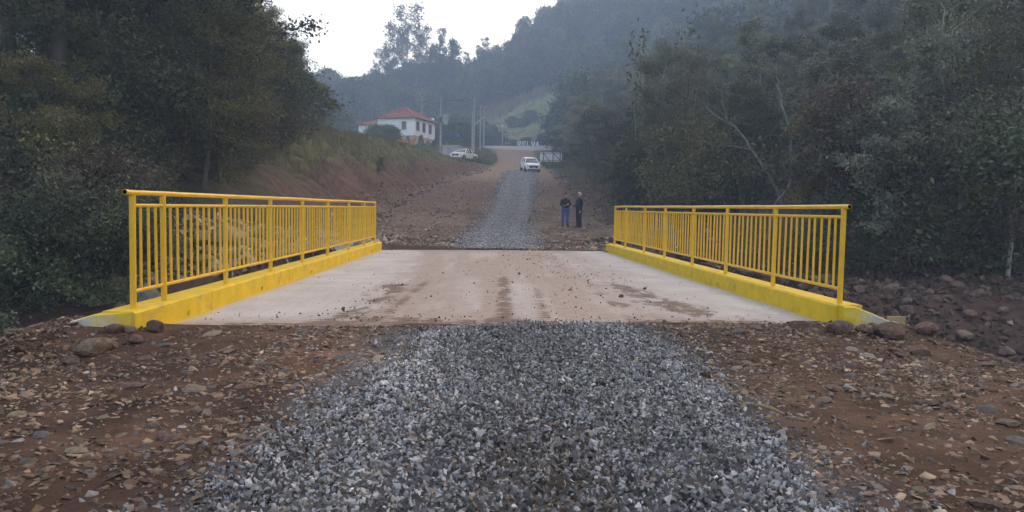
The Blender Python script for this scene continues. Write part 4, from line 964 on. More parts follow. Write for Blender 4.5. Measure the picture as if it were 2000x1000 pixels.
rg = np.random.default_rng(55); n = 16000
y = 60+330*rg.random(n)**.8; tt = -.34+1.2*rg.random(n); x = tt*y; u = x-ip(y, *REDGE)
ok = ((u > 4) & (y > near_spots[-1][1]-20*(tt > .5)) & (tt > .10)) | ((y > 250) & (tt > -.34)) | ((y > 225) & (tt < -.035)) | ((y > 205) & (tt > .088))
ok &= ~((tt > -.015) & (tt < .093) & (y < 249)) & ~((tt > -.23) & (tt < -.02) & (y < 232))
ok &= (tt < .3+(y-60)/150) | (tt < .75)
x, y = x[ok], y[ok]
cell = {}; kp = []
for q in range(len(x)):
    r = 3.4+y[q]*.007; key = (int(x[q]//r), int(y[q]//r))
    if key in cell: continue
    cell[key] = 1
    if u is not None and y[q] < 180 and not clearance(x[q], y[q], 3.2): continue
    kp.append(q)
x, y = x[kp], y[kp]; n = len(x); z = terrain(x, y)-.3
me = bpy.data.meshes.new('forest'); me.vertices.add(n); me.vertices.foreach_set('co', np.stack([x, y, z], 1).astype(np.float32).ravel())
for nm, ty, arr in (('pick', 'INT', rg.choice(4, n, p=[.38, .27, .17, .18])), ('size', 'FLOAT', .75+.55*rg.random(n)), ('turn', 'FLOAT', rg.random(n)*6.28)):
    a = me.attributes.new(nm, ty, 'POINT'); a.data.foreach_set('value', arr.astype(np.int32 if ty == 'INT' else np.float32))
forest = link(bpy.data.objects.new('forest', me)); props(forest, 'mixed dark wood covering the far hillside up to the skyline', kind='stuff')
ng = bpy.data.node_groups.new('forest_nodes', 'GeometryNodeTree')
ng.interface.new_socket('Geometry', in_out='INPUT', socket_type='NodeSocketGeometry'); ng.interface.new_socket('Geometry', in_out='OUTPUT', socket_type='NodeSocketGeometry')
gi, go = ng.nodes.new('NodeGroupInput'), ng.nodes.new('NodeGroupOutput'); iop = ng.nodes.new('GeometryNodeInstanceOnPoints'); ci = ng.nodes.new('GeometryNodeCollectionInfo')
ci.inputs['Collection'].default_value = far; ci.inputs['Separate Children'].default_value = True; ci.inputs['Reset Children'].default_value = True
iop.inputs['Pick Instance'].default_value = True
def nattr(nm, ty):
    a = ng.nodes.new('GeometryNodeInputNamedAttribute'); a.data_type = ty; a.inputs['Name'].default_value = nm; return a.outputs['Attribute']
cx = ng.nodes.new('ShaderNodeCombineXYZ'); ng.links.new(nattr('turn', 'FLOAT'), cx.inputs[2]); e2r = ng.nodes.new('FunctionNodeEulerToRotation'); ng.links.new(cx.outputs[0], e2r.inputs[0])
ng.links.new(gi.outputs[0], iop.inputs['Points']); ng.links.new(ci.outputs[0], iop.inputs['Instance']); ng.links.new(nattr('pick', 'INT'), iop.inputs['Instance Index'])
ng.links.new(e2r.outputs[0], iop.inputs['Rotation']); ng.links.new(nattr('size', 'FLOAT'), iop.inputs['Scale']); ng.links.new(iop.outputs[0], go.inputs[0])
forest.modifiers.new('trees', 'NODES').node_group = ng

# grass: blades on the bank, plumes at the top of the pasture, turf
def blades(name, x, y, h, w, m, rg, label, lean=.35, per=5, spread=.16, zoff=0):
    w = np.repeat(np.broadcast_to(w, (len(x),)), per); n = len(x)*per; x = np.repeat(x, per)+rg.normal(0, spread, n); y = np.repeat(y, per)+rg.normal(0, spread, n); h = np.repeat(h, per)*(.5+.7*rg.random(n)); z = terrain(x, y)-.03
    a = rg.random(n)*6.28; d = np.stack([np.cos(a), np.sin(a), np.zeros(n)], 1); s_ = np.stack([-np.sin(a), np.cos(a), np.zeros(n)], 1)*(w*(.6+.8*rg.random(n)))[:, None]
    B = np.stack([x, y, z], 1); l = (lean*(.4+rg.random(n))*h)[:, None]; up = np.array([0, 0, 1.0])
    mid = B+up*(h*.6)[:, None]+d*l*.35; top = B+up*(h*.95)[:, None]+d*l
    V = np.stack([B-s_, B+s_, mid+s_*.8, mid-s_*.8, top+s_*.25, top-s_*.25], 1).reshape(-1, 3); k = np.arange(n)[:, None]*6
    Fq = np.stack([k+[0, 1, 2, 3], k+[3, 2, 4, 5]], 1).reshape(-1, 4)
    ti = np.repeat(np.clip(.6*fbm(x*.4, y*.4)+.55*rg.random(n)-.1, 0, 1), 2)
    return props(np_obj(name, V, Fq, M[m], attrs={'tint': ('FACE', 'FLOAT', ti)}), label, kind='stuff')
rg = np.random.default_rng(77); n = 17000
y = 36+74*rg.random(n)**1.3; fo, cr = ip(y, *FOOT), ip(y, *CREST); x = fo-.4-rg.random(n)**1.2*(16+.05*y)
q_ = (fo-x)/np.maximum(fo-cr, .6)+(fbm(x*.5, y*.5)-.5)*.7
ok = (q_ > .40) & (rg.random(n) < np.where(q_ > .75, .9, .45)) & ~((np.abs(x+4.6) < 3.2) & (np.abs(y-103) < 5)); x, y = x[ok], y[ok]
blades('grass', x, y, ip(y, [36, 60, 80, 110], [.42, .42, .32, .3]), ip(y, [36, 110], [.012, .026]), 'grass', rg, 'dry brownish green grass covering the bank left of the road')
n = 5000; y = 104+44*rg.random(n); x = -30+29*rg.random(n); ok = (x < ip(y, *FOOT)-.6) & (rg.random(n) < .8); blades('grass', x[ok], y[ok], np.full(ok.sum(), .28), .03, 'turf', rg, 'short green turf sloping up to the house', per=6)
n = 2600; y = 26+95*rg.random(n)**1.2; x = ip(y, *REDGE)+1.2+6*rg.random(n); ok = (fbm(x*.4, y*.3) > .5) & (y > 40); blades('grass', x[ok], y[ok], np.full(ok.sum(), .5), .02, 'straw', rg, 'tall withered grass on the bank right of the road', per=6)
n = 500; y = 104+18*rg.random(n); x = ip(y, *FOOT)-.4-3.4*rg.random(n); blades('grass', x, y, np.full(n, 1.0), .03, 'grass', rg, 'tall dry grass on the bank behind the pickup', per=7)
n = 500; y = 95+26*rg.random(n); x = ip(y, *REDGE)+.1+3*rg.random(n); blades('grass', x, y, np.full(n, .35), .03, 'turf', rg, 'fresh green verge round the white billboard', per=7)
n = 900; y = 216+32*rg.random(n); x = y*(0+.09*rg.random(n)); blades('grass', x, y, np.full(n, .5), .07, 'grass', rg, 'pale dry grass of the sloping pasture', per=5, spread=.6)
for px, d, wd, lab in ((985, 246, 6, 'left clump of pinkish dry pampas grass above the pasture'), (1012, 247, 5, 'middle clump of pinkish dry pampas grass above the pasture'), (1048, 248, 3, 'right clump of pinkish dry pampas grass above the pasture')):
    n = 45; xx = at_px(px, d)+rg.normal(0, wd*.3, n); yy = d+rg.normal(0, .7, n)
    o = blades('pampas_grass', xx, yy, np.full(n, 2.8), .13, 'plume', rg, lab, per=7, spread=.35, lean=.3); del o['kind']; props(o, lab, 'tall grass')
rg = np.random.default_rng(78); n = 260
y = 5+2.2*rg.random(n); x = np.where(rg.random(n) < .5, -4.2-2*rg.random(n), 4.6+2*rg.random(n))

# ------------------------------------------------------------------ house
hp = unproj(808, 286, d=135)
house = thing('white_house', 'white house with a red hipped roof on the rise left of the road', 'house', (hp[0], 135, tz(hp[0]-2, 138)-.75), R(-20))
FZ, WT, WX, WY = 1.9, 4.9, 7.0, 8.4       # floor level, wall top, plan
def hb(name, m, c, d, parent=house): return MB().box(c, d).build(name, M[m], parent)
hb('plinth', 'wall_base', (-WX/2, WY/2, FZ/2-.6), (WX, WY, FZ+1.2))
hb('wall', 'wall_white', (-WX/2, WY/2, (FZ+WT)/2), (WX+.08, WY+.08, WT-FZ))
for x, y in [(.02, .0), (.02, 2.75), (.02, 5.4), (.02, WY), (-3.1, -.02), (-WX, -.02)]:
    hb('pilaster', 'wall_white', (x, y, (FZ+WT)/2), (.34, .34, WT-FZ-.02))
hb('string_course', 'wall_white', (-WX/2, WY/2, FZ-.04), (WX+.24, WY+.24, .10))
def window(c, wx, wz, axis):
    w_ = hb('window', 'glass', c, (.05, wx, wz) if axis == 'x' else (wx, .05, wz))
    f = MB(); t = .11
    for s in (-1, 1):
        f.box((c[0], c[1]+s*(wx/2+t/2), c[2]) if axis == 'x' else (c[0]+s*(wx/2+t/2), c[1], c[2]), (.14, t, wz+2*t) if axis == 'x' else (t, .14, wz+2*t))
        f.box((c[0], c[1], c[2]+s*(wz/2+t/2)), (.14, wx, t) if axis == 'x' else (wx, .14, t))
    f.box(c, (.09, .07, wz) if axis == 'x' else (.07, .09, wz)); f.box((c[0], c[1], c[2]+.1), (.08, wx, .06) if axis == 'x' else (wx, .08, .06))
    f.build('frame', M['frame'], w_)
    s = MB().box((c[0]+(.06 if axis == 'x' else 0), c[1]-(0 if axis == 'x' else .06), c[2]-wz/2-t-.04), (.2, wx+.4, .08) if axis == 'x' else (wx+.4, .2, .08)); s.build('sill', M['wall_white'], w_)
for y in (1.45, 4.05, 6.75): window((.045, y, 3.55), 1.05, 1.55, 'x')
window((-1.95, -.045, 3.6), .72, 1.3, 'y')
d_ = hb('door', 'wood_dark', (.01, 5.9, .55), (.06, .9, 1.7)); MB().box((.05, 5.6, .5), (.03, .04, .14)).build('handle', M['steel'], d_)
# hip roof built of tile courses
ov = .55; e = [(-WX-ov, -ov), (ov, -ov), (ov, WY+ov), (-WX-ov, WY+ov)]; rz_ = WT+2.35; r1, r2 = (-WX/2, WX/2+.0), (-WX/2, WY-WX/2)
roof = MB(); 
zs = WT+.02
roof.add([(e[0][0], e[0][1], zs), (e[1][0], e[1][1], zs), (e[2][0], e[2][1], zs), (e[3][0], e[3][1], zs), (r1[0], r1[1], rz_-.06), (r2[0], r2[1], rz_-.06)], [(0, 1, 4), (1, 2, 5, 4), (2, 3, 5), (3, 0, 4, 5), (3, 2, 1, 0)])
ro = roof.build('roof', M['fascia'], house)
def tile_face(a, b_, c, d, rows, name='tile_course'):
    a, b_, c, d = map(lambda p: np.array(p, float), (a, b_, c, d)); nrm = np.cross(b_-a, d-a); nrm /= np.linalg.norm(nrm)
    for r in range(rows):
        t0, t1 = r/rows, (r+1.12)/rows; t1 = min(t1, 1)
        L0, R0, L1, R1 = a+(d-a)*t0, b_+(c-b_)*t0, a+(d-a)*t1, b_+(c-b_)*t1
        w0 = np.linalg.norm(R0-L0); n = max(3, int(w0/.24)); V, Fq = [], []
        for i in range(n+1):
            u = i/n; h = .035+.05*(i % 2)
            V += [L0+(R0-L0)*u+nrm*(h+.05), L1+(R1-L1)*u+nrm*(h*.8), L0+(R0-L0)*u]
        for i in range(n): k = 3*i; Fq += [(k, k+3, k+4, k+1), (k+2, k+5, k+3, k)]
        MB().add(V, Fq).build(name, M['roof'], ro)
z_ = WT+.02; A = [(p[0], p[1], z_) for p in e]; P1, P2 = (*r1, rz_), (*r2, rz_)
tile_face(A[0], A[1], P1, P1, 13); tile_face(A[1], A[2], P2, P1, 13); tile_face(A[3], A[0], P1, P2, 13); tile_face(A[2], A[3], P2, P2, 13)
for a, b_ in ((P1, A[0]), (P1, A[1]), (P2, A[2]), (P2, A[3]), (P1, P2)):
    MB().tube([np.array(a)+[0, 0, .09], np.array(b_)+[0, 0, .09]], .11, 6).build('ridge_tile', M['roof'], ro, smooth=True)
hb('chimney', 'wall_white', (-.35, WY+.25, WT+.35), (.5, .5, 1.3))
# lower wing at its left
hb('wing_wall', 'wall_white', (-WX-2.3, 3.4, FZ+.45), (4.4, 6, 3.0)); wr = MB()
A_, B_, C_, D_ = [(-WX-4.9, -.1, FZ+1.95), (-WX+.03, -.1, FZ+1.95), (-WX+.03, 3.6, FZ+3.4), (-WX-2.0, 3.6, FZ+3.4)]; E_ = (-WX-4.9, 7, FZ+1.95)
wr.add([A_, B_, C_, D_, E_, (-WX+.03, 7, FZ+1.95)], [(0, 1, 2, 3), (0, 3, 4), (4, 3, 2, 5), (0, 4, 5, 1)]); wr = wr.build('wing_roof', M['fascia'], house); ro = wr
tile_face(A_, B_, C_, D_, 9); tile_face(E_, A_, D_, D_, 9)
hb('wing_door', 'wood_dark', (-WX-4.42, 2.0, FZ+.2), (.06, .9, 1.9))

# orange machine behind the crest of the bank
p = unproj(785, 283, d=121); mo = thing('loader', 'orange loader half hidden behind the grassy bank below the house', 'machine', (p[0], 121, tz(p[0], 121)-.1), R(4))
MB().prism([(-2.3, .75), (-2.1, 1.35), (-.2, 1.5), (.9, 1.45), (1.0, .7)], -.8, .8, 'y').build('body', M['orange'], mo, bevel=.05)
MB().prism([(1.0, .55), (1.7, 1.75), (2.15, 1.95), (2.35, 1.6), (1.75, .45), (1.3, .2)], -.22, .22, 'y').build('arm', M['orange'], mo, bevel=.03)
MB().prism([(-2.9, .3), (-3.0, .9), (-2.4, 1.1), (-2.2, .5)], -1, 1, 'y').build('bucket', M['orange'], mo, bevel=.03)
for x in (-1.5, .7):
    for s in (-1, 1): MB().tube([(x, s*.62, .5), (x, s*.98, .5)], .5, 18).build('wheel', M['tyre'], mo, smooth=True)
MB().box((-.6, 0, 1.52), (1.6, 1.1, .12)).build('engine_cover', M['black'], mo)

# ------------------------------------------------------------------ poles and wires
def pole(px, top, d, r, label, extras, name='utility_pole', cat='utility pole', m='pole'):
    x = at_px(px, d); z0 = tz(x, d); zt = unproj(px, top, d=d)[2]; t = thing(name, label, cat, (x, d, z0)); h = zt-z0
    MB().tube([(0, 0, -.4), (0, 0, h)], [r, r*.72], 10).build('shaft', M[m], t, smooth=True)
    for q in extras:
        if q[0] == 'arm':
            MB().box((0, -.12, h-q[1]), (q[2], .1, .1), rz=q[3] if len(q) > 3 else 0).build('crossarm', M[m], t)
            for s in (-1, -.5, .5, 1): MB().tube([(s*q[2]*.46, -.12, h-q[1]+.05), (s*q[2]*.46, -.12, h-q[1]+.28)], [.05, .035], 6).build('insulator', M['steel'], t)
        if q[0] == 'vee':
            for s in (-1, 1): MB().bar((0, -.1, h-.55), (s*.75, -.1, h+.05), .09, .09).build('brace', M[m], t); MB().tube([(s*.75, -.1, h), (s*.75, -.1, h+.3)], .05, 6).build('insulator', M['steel'], t)
        if q[0] == 'transformer':
            x_, z_ = q[1], h-q[2]; MB().tube([(x_, -.25, z_-.75), (x_, -.25, z_-.7), (x_, -.25, z_+.65), (x_, -.25, z_+.75)], [.3, .42, .42, .25], 14).build('transformer', M['steel'], t, smooth=True)
            for s in (-.2, .2): MB().tube([(x_+s, -.25, z_+.75), (x_+s, -.25, z_+1.05)], .05, 6).build('bushing', M['steel'], t)
            MB().tube([(x_, -.25, z_+1.0), (x_-.1, -.25, z_+2.0), (x_-.2, -.15, z_+3.4)], .03, 5).build('lead', M['wire'], t)
            MB().box((x_/2, -.12, z_), (abs(x_), .1, .5)).build('hanger', M['steel'], t)
        if q[0] == 'box': MB().box((0, -.2, h-q[1]), (.34, .26, .8)).build('cable_box', M['wood_dark'], t)
        if q[0] == 'lamp': MB().bar((0, 0, h-.3), (-.35, -.7, h+.15), .05, .05).build('lamp_arm', M['steel'], t); MB().box((-.42, -.85, h+.17), (.22, .5, .1)).build('lamp_head', M['steel'], t, bevel=.03)
        if q[0] == 'meter': MB().box((0, -.14, h-q[1]), (.26, .2, .4)).build('meter_box', M['wall_white'], t)
    return np.array([x, d, z0+h])
pA = pole(822, 188, 160, .17, 'grey pole with one crossarm standing behind the red roof', [('arm', .6, 1.9, .3), ('arm', 3.6, 1.0, .3)])
pB = pole(859, 192, 113, .15, 'utility pole carrying the grey drum transformer', [('arm', .2, 1.2, .8), ('transformer', .75, 3.2), ('box', 3.2)])
pC = pole(924, 190, 111, .13, 'tall utility pole with a forked top behind the pickup', [('vee',)])
pole(920.5, 218, 114, .15, 'darker plain pole right beside the forked one', [], m='pole')
pD = pole(936, 205, 126, .14, 'plain grey utility pole between the forked pole and the crossroad', [('arm', 1.2, .8)])
pE = pole(943, 208, 152, .16, 'distant pole with a short crossarm, right of the forked pole', [('arm', .1, 1.5)])
pF = pole(979, 238, 178, .14, 'lone street lamp post left of the white letters', [('lamp',), ('meter', 1.0)], 'street_lamp', 'street lamp')
a = np.array([at_px(925.5, 112), 112, unproj(925.5, 243, d=112)[2]]); b_ = np.array([at_px(944, 118), 118, unproj(944, 227, d=118)[2]])
def wire(a, b_, sag, lab, grp=None, r=.02):
    P = [a+(b_-a)*t-np.array([0, 0, sag*4*t*(1-t)]) for t in np.linspace(0, 1, 14)]
    props(MB().tube(P, r, 4).build('power_line', M['wire'], None, smooth=True), lab, 'power line', grp)
st = thing('pole_strut', 'slanting stay beam leaning from the forked pole towards its neighbour', 'strut', tuple(a)); MB().tube([(0, 0, 0), tuple(b_-a)], .07, 6).build('beam', M['pole'], st, smooth=True)
wl = unproj(520, 82, d=100); wire(wl, pA+[0, 0, -.5], 1.0, 'thin wire crossing the pale sky down to the ridge', r=.03)
for s in (-.5, .5): wire(pB+[s, 0, 0], pC+[s*1.4, 0, .1], .5, 'thin wire strung between the transformer pole and the forked pole', 'wires between transformer pole and forked pole', r=.025)
wire(pC+[0, 0, 0], pE, .8, 'thin wire running from the forked pole to the distant crossarm pole', r=.025)
wire(pA+[.3, 0, -.4], pB+[0, 0, -.3], .8, 'thin wire between the pole behind the roof and the transformer pole', r=.025)

# shed, tank, billboard, letters
p = unproj(883, 305, d=113); sx = p[0]; sz_ = tz(sx, 113)
sh = thing('concrete_shed', 'small flat roofed grey concrete shed behind the white pickup', 'shed', (sx, 113, sz_-.1), R(-12))
zt = unproj(883, 285, d=113)[2]-sz_
MB().box((0, 0, zt/2), (2.5, 2.2, zt)).build('wall', M['brick'], sh); MB().box((0, 0, zt+.07), (2.75, 2.45, .14)).build('roof', M['concrete'], sh)
MB().box((-.1, -1.12, zt*.45), (.9, .05, zt*.8)).build('door', M['steel'], sh); MB().tube([(-1.0, .6, zt), (-1.0, .6, zt+.75)], .05, 6).build('pipe', M['steel'], sh)
x = at_px(893, 119); z0 = tz(x, 119); zt = unproj(893, 268, d=119)[2]-z0
tk = thing('water_tank', 'small blue water tank on thin posts behind the grey shed', 'water tank', (x, 119, z0))
for s in (-.18, .18): MB().tube([(s, 0, 0), (s, 0, zt)], .04, 6).build('post', M['wood_dark'], tk)
MB().box((0, 0, zt+.02), (.6, .6, .05)).build('platform', M['wood_dark'], tk); MB().tube([(0, 0, zt+.05), (0, 0, zt+.1), (0, 0, zt+.42), (0, 0, zt+.5)], [.24, .29, .3, .2], 12).build('tank', M['blue'], tk, smooth=True)
pole(899.5, 266, 117, .05, 'thin wooden post right of the blue water tank', [], 'post', 'post', 'wood')
d = 98; xa, xb = at_px(1052.5, d), at_px(1095.5, d); zt, zb = unproj(1074, 298, d=d)[2], unproj(1074, 315.5, d=d)[2]; gz = tz((xa+xb)/2, d); wb = xb-xa
bb = thing('billboard', 'blank whitish billboard seen from behind with slanting timber props', 'billboard', ((xa+xb)/2, d, gz), R(-3))
for k in range(3): MB().box((-wb/2+wb*(k+.5)/3, 0, (zt+zb)/2-gz), (wb/3-.012, .03, zt-zb)).build('panel', M['board'], bb)
for x in (-wb*.34, wb*.1, wb*.42): MB().bar((x-.03, -.08, -.2), (x, -.06, zt-gz), .08, .08).build('post', M['wood_dark'], bb)
for x0, x1 in ((-wb*.33, wb*.2), (wb*.11, wb*.6)): MB().bar((x0, -.13, zt-gz-.1), (x1, -.5, (-.1 if x0 < 0 else .55)), .075, .075).build('prop', M['wood_dark'], bb)
for z_ in (zt-gz-.15, zb-gz+.15): MB().box((0, -.035, z_), (wb*.98, .05, .06)).build('rail', M['wood_dark'], bb)
d = 184; g0 = tz(at_px(1030, d), d); zl = unproj(1030, 286.5, d=d)[2]; hL = unproj(1030, 276.3, d=d)[2]-zl
x0 = at_px(1008, d); sg = thing('letter_sign', 'row of tall pale letters spelling RELVA at the crossroad', 'sign', (x0, d, g0))
MB().box((2.75, .2, (zl-g0)/2-.2), (6.1, .5, zl-g0+.35)).build('base', M['concrete'], sg)
zb = zl-g0; W = .80; T = .20
def strokes(ch):
    W_, H = W, hL
    return {'R': [(0, 0, 0, H), (0, H-T/2, W_*.8, H-T/2), (0, H*.5, W_*.8, H*.5), (W_*.82, H-.05, W_*.82, H*.48), (W_*.35, H*.5, W_*.9, 0)], 'E': [(0, 0, 0, H), (0, H-T/2, W_*.85, H-T/2), (0, H*.52, W_*.7, H*.52), (0, T/2, W_*.85, T/2)],
            'L': [(0, 0, 0, H), (0, T/2, W_*.85, T/2)], 'V': [(0, H, W_/2, 0), (W_, H, W_/2, 0)], 'A': [(0, 0, W_/2, H), (W_, 0, W_/2, H), (W_*.2, H*.32, W_*.8, H*.32)]}[ch]
for ch, px in zip('RELVA', (1008.5, 1018, 1026.8, 1034.6, 1043.4)):
    m_ = MB(); xo = at_px(px, d)-x0
    for i_, (xa_, za_, xb_, zb_) in enumerate(strokes(ch)): m_.bar((xo+xa_+T/2, -.1-i_*.003, zb+za_), (xo+xb_+T/2, -.1-i_*.003, zb+zb_), T, .26-i_*.012) if xa_ == xb_ or za_ != zb_ else m_.box((xo+(xa_+xb_)/2+T/2, -.1-i_*.003, zb+za_), (abs(xb_-xa_)+T, .26-i_*.012, T))
    m_.build('letter', M['letter'], sg)
for px, lab in ((986.5, 'left one of two slim pale posts with red feet beside the letters'), (992, 'right one of two slim pale posts with red feet beside the letters')):
    x = at_px(px, d); t = thing('marker_post', lab, 'post', (x, d, tz(x, d))); zt = unproj(px, 277.5, d=d)[2]-tz(x, d); MB().box((0, 0, zt*.28), (.21, .21, zt*.56)).build('foot', M['redpaint'], t); MB().box((0, 0, zt*.78), (.18, .18, zt*.44)).build('shaft', M['letter'], t)

# ------------------------------------------------------------------ vehicles (front at -y)
def sides(half): return [(-x, z) for x, z in half]+[(x, z) for x, z in half[::-1] if x > .001]
def wheel(parent, x, y, r, w_):
    s = 1 if x > 0 else -1; ring = []
    for q, rr in ((-w_/2, r*.9), (-w_/2+.03, r), (w_/2-.03, r), (w_/2, r*.92), (w_/2-.005, r*.66), (-w_/2, r*.6)):
        ring.append([(x+s*q, y+rr*math.cos(a), r+rr*math.sin(a)) for a in np.linspace(0, 2*math.pi, 25)[:-1]])
    ty = MB().loft(ring, caps=True).build('wheel', M['tyre'], parent, smooth=True)
    m_ = MB(); m_.tube([(x+s*(w_/2-.06), y, r), (x+s*(w_/2-.035), y, r)], r*.64, 20)
    for k in range(5): a = k*2*math.pi/5; m_.bar((x+s*(w_/2-.01), y, r), (x+s*(w_/2-.01), y+r*.6*math.cos(a), r+r*.6*math.sin(a)), .03, .07)
    m_.build('rim', M['rim'], ty)
def vehicle(name, label, cat, x, y, z, rz, Sx, dusty=False, tilt=0):
    t = thing(name, label, cat, (x, y, z), rz); t.rotation_euler = (tilt, 0, rz)
    rings = []
    for yy, hw, zb, zt in Sx['body']:
        rings.append([(p[0], yy, p[1]) for p in sides([(0, zb), (hw*.86, zb), (hw*.985, zb+.13), (hw, (zb+zt)/2), (hw*.985, zt-.16), (hw*.93, zt-.04), (hw*.6, zt+.005), (0, zt+.02)])])
    # ring order: bottom centre is shared, so start from the left sill
    rings = [[q for i_, q in enumerate(r)] for r in rings]
    m_ = MB().loft(rings); bd = m_.build('body', [M['car_white'], M['car_dusty']], t, smooth=True)
    if dusty:
        for f in bd.data.polygons:
            c = f.center
            if abs(f.normal.x) > .55 and c.y > -1.7: f.material_index = 1
    g = []
    for yy, hb_, ht, zt in Sx['glass']:
        zb = Sx['belt']; g.append([(p[0], yy, p[1]) for p in sides([(0, zb-.05), (hb_, zb-.05), (hb_, zb), (hb_+(ht-hb_)*.9, zb+(zt-zb)*.9), (ht*.9, zt-.005), (0, zt+.015)])])
    MB().loft(g).build('window', M['car_glass'], t, smooth=True)
    rf = []
    for yy, hw, zt in Sx['roof']: rf.append([(p[0], yy, p[1]) for p in sides([(0, zt-.04), (hw*.98, zt-.05), (hw, zt-.02), (hw*.8, zt+.03), (0, zt+.05)])])
    MB().loft(rf).build('roof', M['car_white'], t, smooth=True)
    for a, b_ in Sx['pillars']:
        for s in (-1, 1): MB().bar((s*a[0], a[1], a[2]), (s*b_[0], b_[1], b_[2]), .075, .085).build('pillar', M['car_white'], t)
    for (yy, rr) in Sx['wheels']:
        for s in (-1, 1):
            wheel(t, s*(Sx['hw']-.09), yy, rr, .23)
            V = []; n = 15
            for a in np.linspace(-.12, math.pi+.12, n): V += [(s*(Sx['hw']-.1), yy+(rr+.075)*math.cos(a), rr+(rr+.075)*math.sin(a)), (s*(Sx['hw']+.012), yy+(rr+.075)*math.cos(a), rr+(rr+.075)*math.sin(a)), (s*(Sx['hw']+.012), yy+(rr+.01)*math.cos(a), rr+(rr+.01)*math.sin(a)), (s*(Sx['hw']-.1), yy+(rr+.01)*math.cos(a), rr+(rr+.01)*math.sin(a))]
            MB().add(V, [(4*i+j, 4*i+(j+1) % 4, 4*i+4+(j+1) % 4, 4*i+4+j) for i in range(n-1) for j in range(4)]).build('wheel_arch', M['black'], t)
    f = Sx['front']
    for s in (-1, 1):
        MB().prism([(s*.50, f['lz']-.05), (s*.80, f['lz']+.0), (s*.84, f['lz']+.11), (s*.52, f['lz']+.05)], f['y']-.03, f['y']+.35, 'y').build('headlight', M['lamp'], t)
        MB().box((s*.66, f['y']+.06, f['lz']-.30), (.18, .12, .10)).build('fog_lamp', M['black'], t)
        mi = MB().box((s*(Sx['hw']+.12), Sx['my'], Sx['belt']+.08), (.2, .1, .15)).build('mirror', M['car_white'], t, bevel=.02)
        for dy0, dy1 in Sx['doors']:
            dr = MB().box((s*(Sx['hw']*1.0+.0), (dy0+dy1)/2, Sx['belt']-.36), (.03, dy1-dy0-.03, .62)).build('door', M['car_dusty' if dusty else 'car_white'], t)
            MB().box((s*(Sx['hw']+.025), dy1-.16, Sx['belt']-.15), (.03, .16, .03)).build('handle', M['black'], dr)
    MB().prism([(-.46, f['lz']-.02), (.46, f['lz']-.02), (.56, f['lz']-.14), (.40, f['lz']-.30), (-.40, f['lz']-.30), (-.56, f['lz']-.14)], f['y']-.04, f['y']+.2, 'y').build('grille', M['black'], t)
    MB().box((0, f['y']-.055, f['lz']-.27), (.42, .02, .13)).build('number_plate', M['plate'], t)
    MB().box((0, f['y']+.14, .32), (1.3, .3, .12)).build('lower_bumper', M['black'], t)
    MB().box((0, 0, .42), (1.3, 2.6, .3)).build('underbody', M['black'], t)
    return t
SUV = dict(hw=.895, belt=1.08, my=-.72,
    body=[(-2.13, .66, .42, .86), (-2.06, .80, .32, .94), (-1.8, .875, .27, 1.0), (-1.2, .895, .25, 1.05), (-.9, .895, .25, 1.085), (.5, .895, .25, 1.09), (1.5, .89, .27, 1.11), (1.95, .85, .34, 1.08), (2.12, .74, .42, .98)],
    glass=[(-1.0, .80, .78, 1.10), (-.2, .83, .62, 1.56), (.3, .83, .64, 1.6), (1.3, .82, .62, 1.57), (1.95, .74, .66, 1.14)],
    roof=[(-.3, .60, 1.545), (-.1, .63, 1.585), (.4, .65, 1.61), (1.2, .64, 1.59), (1.6, .60, 1.52)],
    pillars=[((.82, -1.02, 1.07), (.60, -.22, 1.56)), ((.84, .25, 1.07), (.66, .25, 1.58)), ((.83, 1.1, 1.07), (.65, 1.1, 1.57)), ((.78, 1.95, 1.07), (.6, 1.5, 1.54))],
    wheels=[(-1.3, .335), (1.25, .335)], front=dict(y=-2.1, lz=.80), doors=[(-.75, .25), (.27, 1.15)])
d = 90; sx = at_px(1033.5, d); sz_ = float(road_z(d))
vehicle('parked_car', 'white compact SUV facing the bridge at the head of the gravel strip', 'car', sx, d, sz_+.03, R(9), SUV, tilt=math.atan(.11))
PICK = dict(hw=.91, belt=1.16, my=-.85,
    body=[(-2.45, .70, .48, .95), (-2.38, .84, .36, 1.04), (-2.1, .90, .30, 1.09), (-1.4, .91, .28, 1.13), (-1.0, .91, .28, 1.165), (.8, .91, .28, 1.165), (.95, .91, .28, 1.15), (2.2, .90, .34, 1.15), (2.46, .84, .42, 1.12)],
    glass=[(-1.15, .80, .78, 1.18), (-.35, .84, .64, 1.66), (.1, .84, .66, 1.69), (.75, .83, .64, 1.66), (1.05, .80, .76, 1.2)],
    roof=[(-.42, .62, 1.645), (-.2, .64, 1.68), (.2, .66, 1.70), (.6, .65, 1.685), (.82, .62, 1.63)],
    pillars=[((.82, -1.14, 1.14), (.61, -.36, 1.66)), ((.85, .05, 1.14), (.67, .02, 1.68)), ((.84, .8, 1.14), (.66, .72, 1.66)), ((.82, 1.08, 1.13), (.64, .78, 1.64))],
    wheels=[(-1.55, .37), (1.45, .37)], front=dict(y=-2.42, lz=.90), doors=[(-.95, .03), (.05, .85)])
d = 104; px_ = at_px(905, d)
pk = vehicle('pickup_truck', 'dusty white double cab pickup parked nose left on top of the bank', 'pickup', px_, d, tz(px_, d)+.02, R(-27), PICK, dusty=True)
MB().box((0, 1.7, 1.165), (1.5, 1.25, .03)).build('cargo_bed', M['black'], pk)

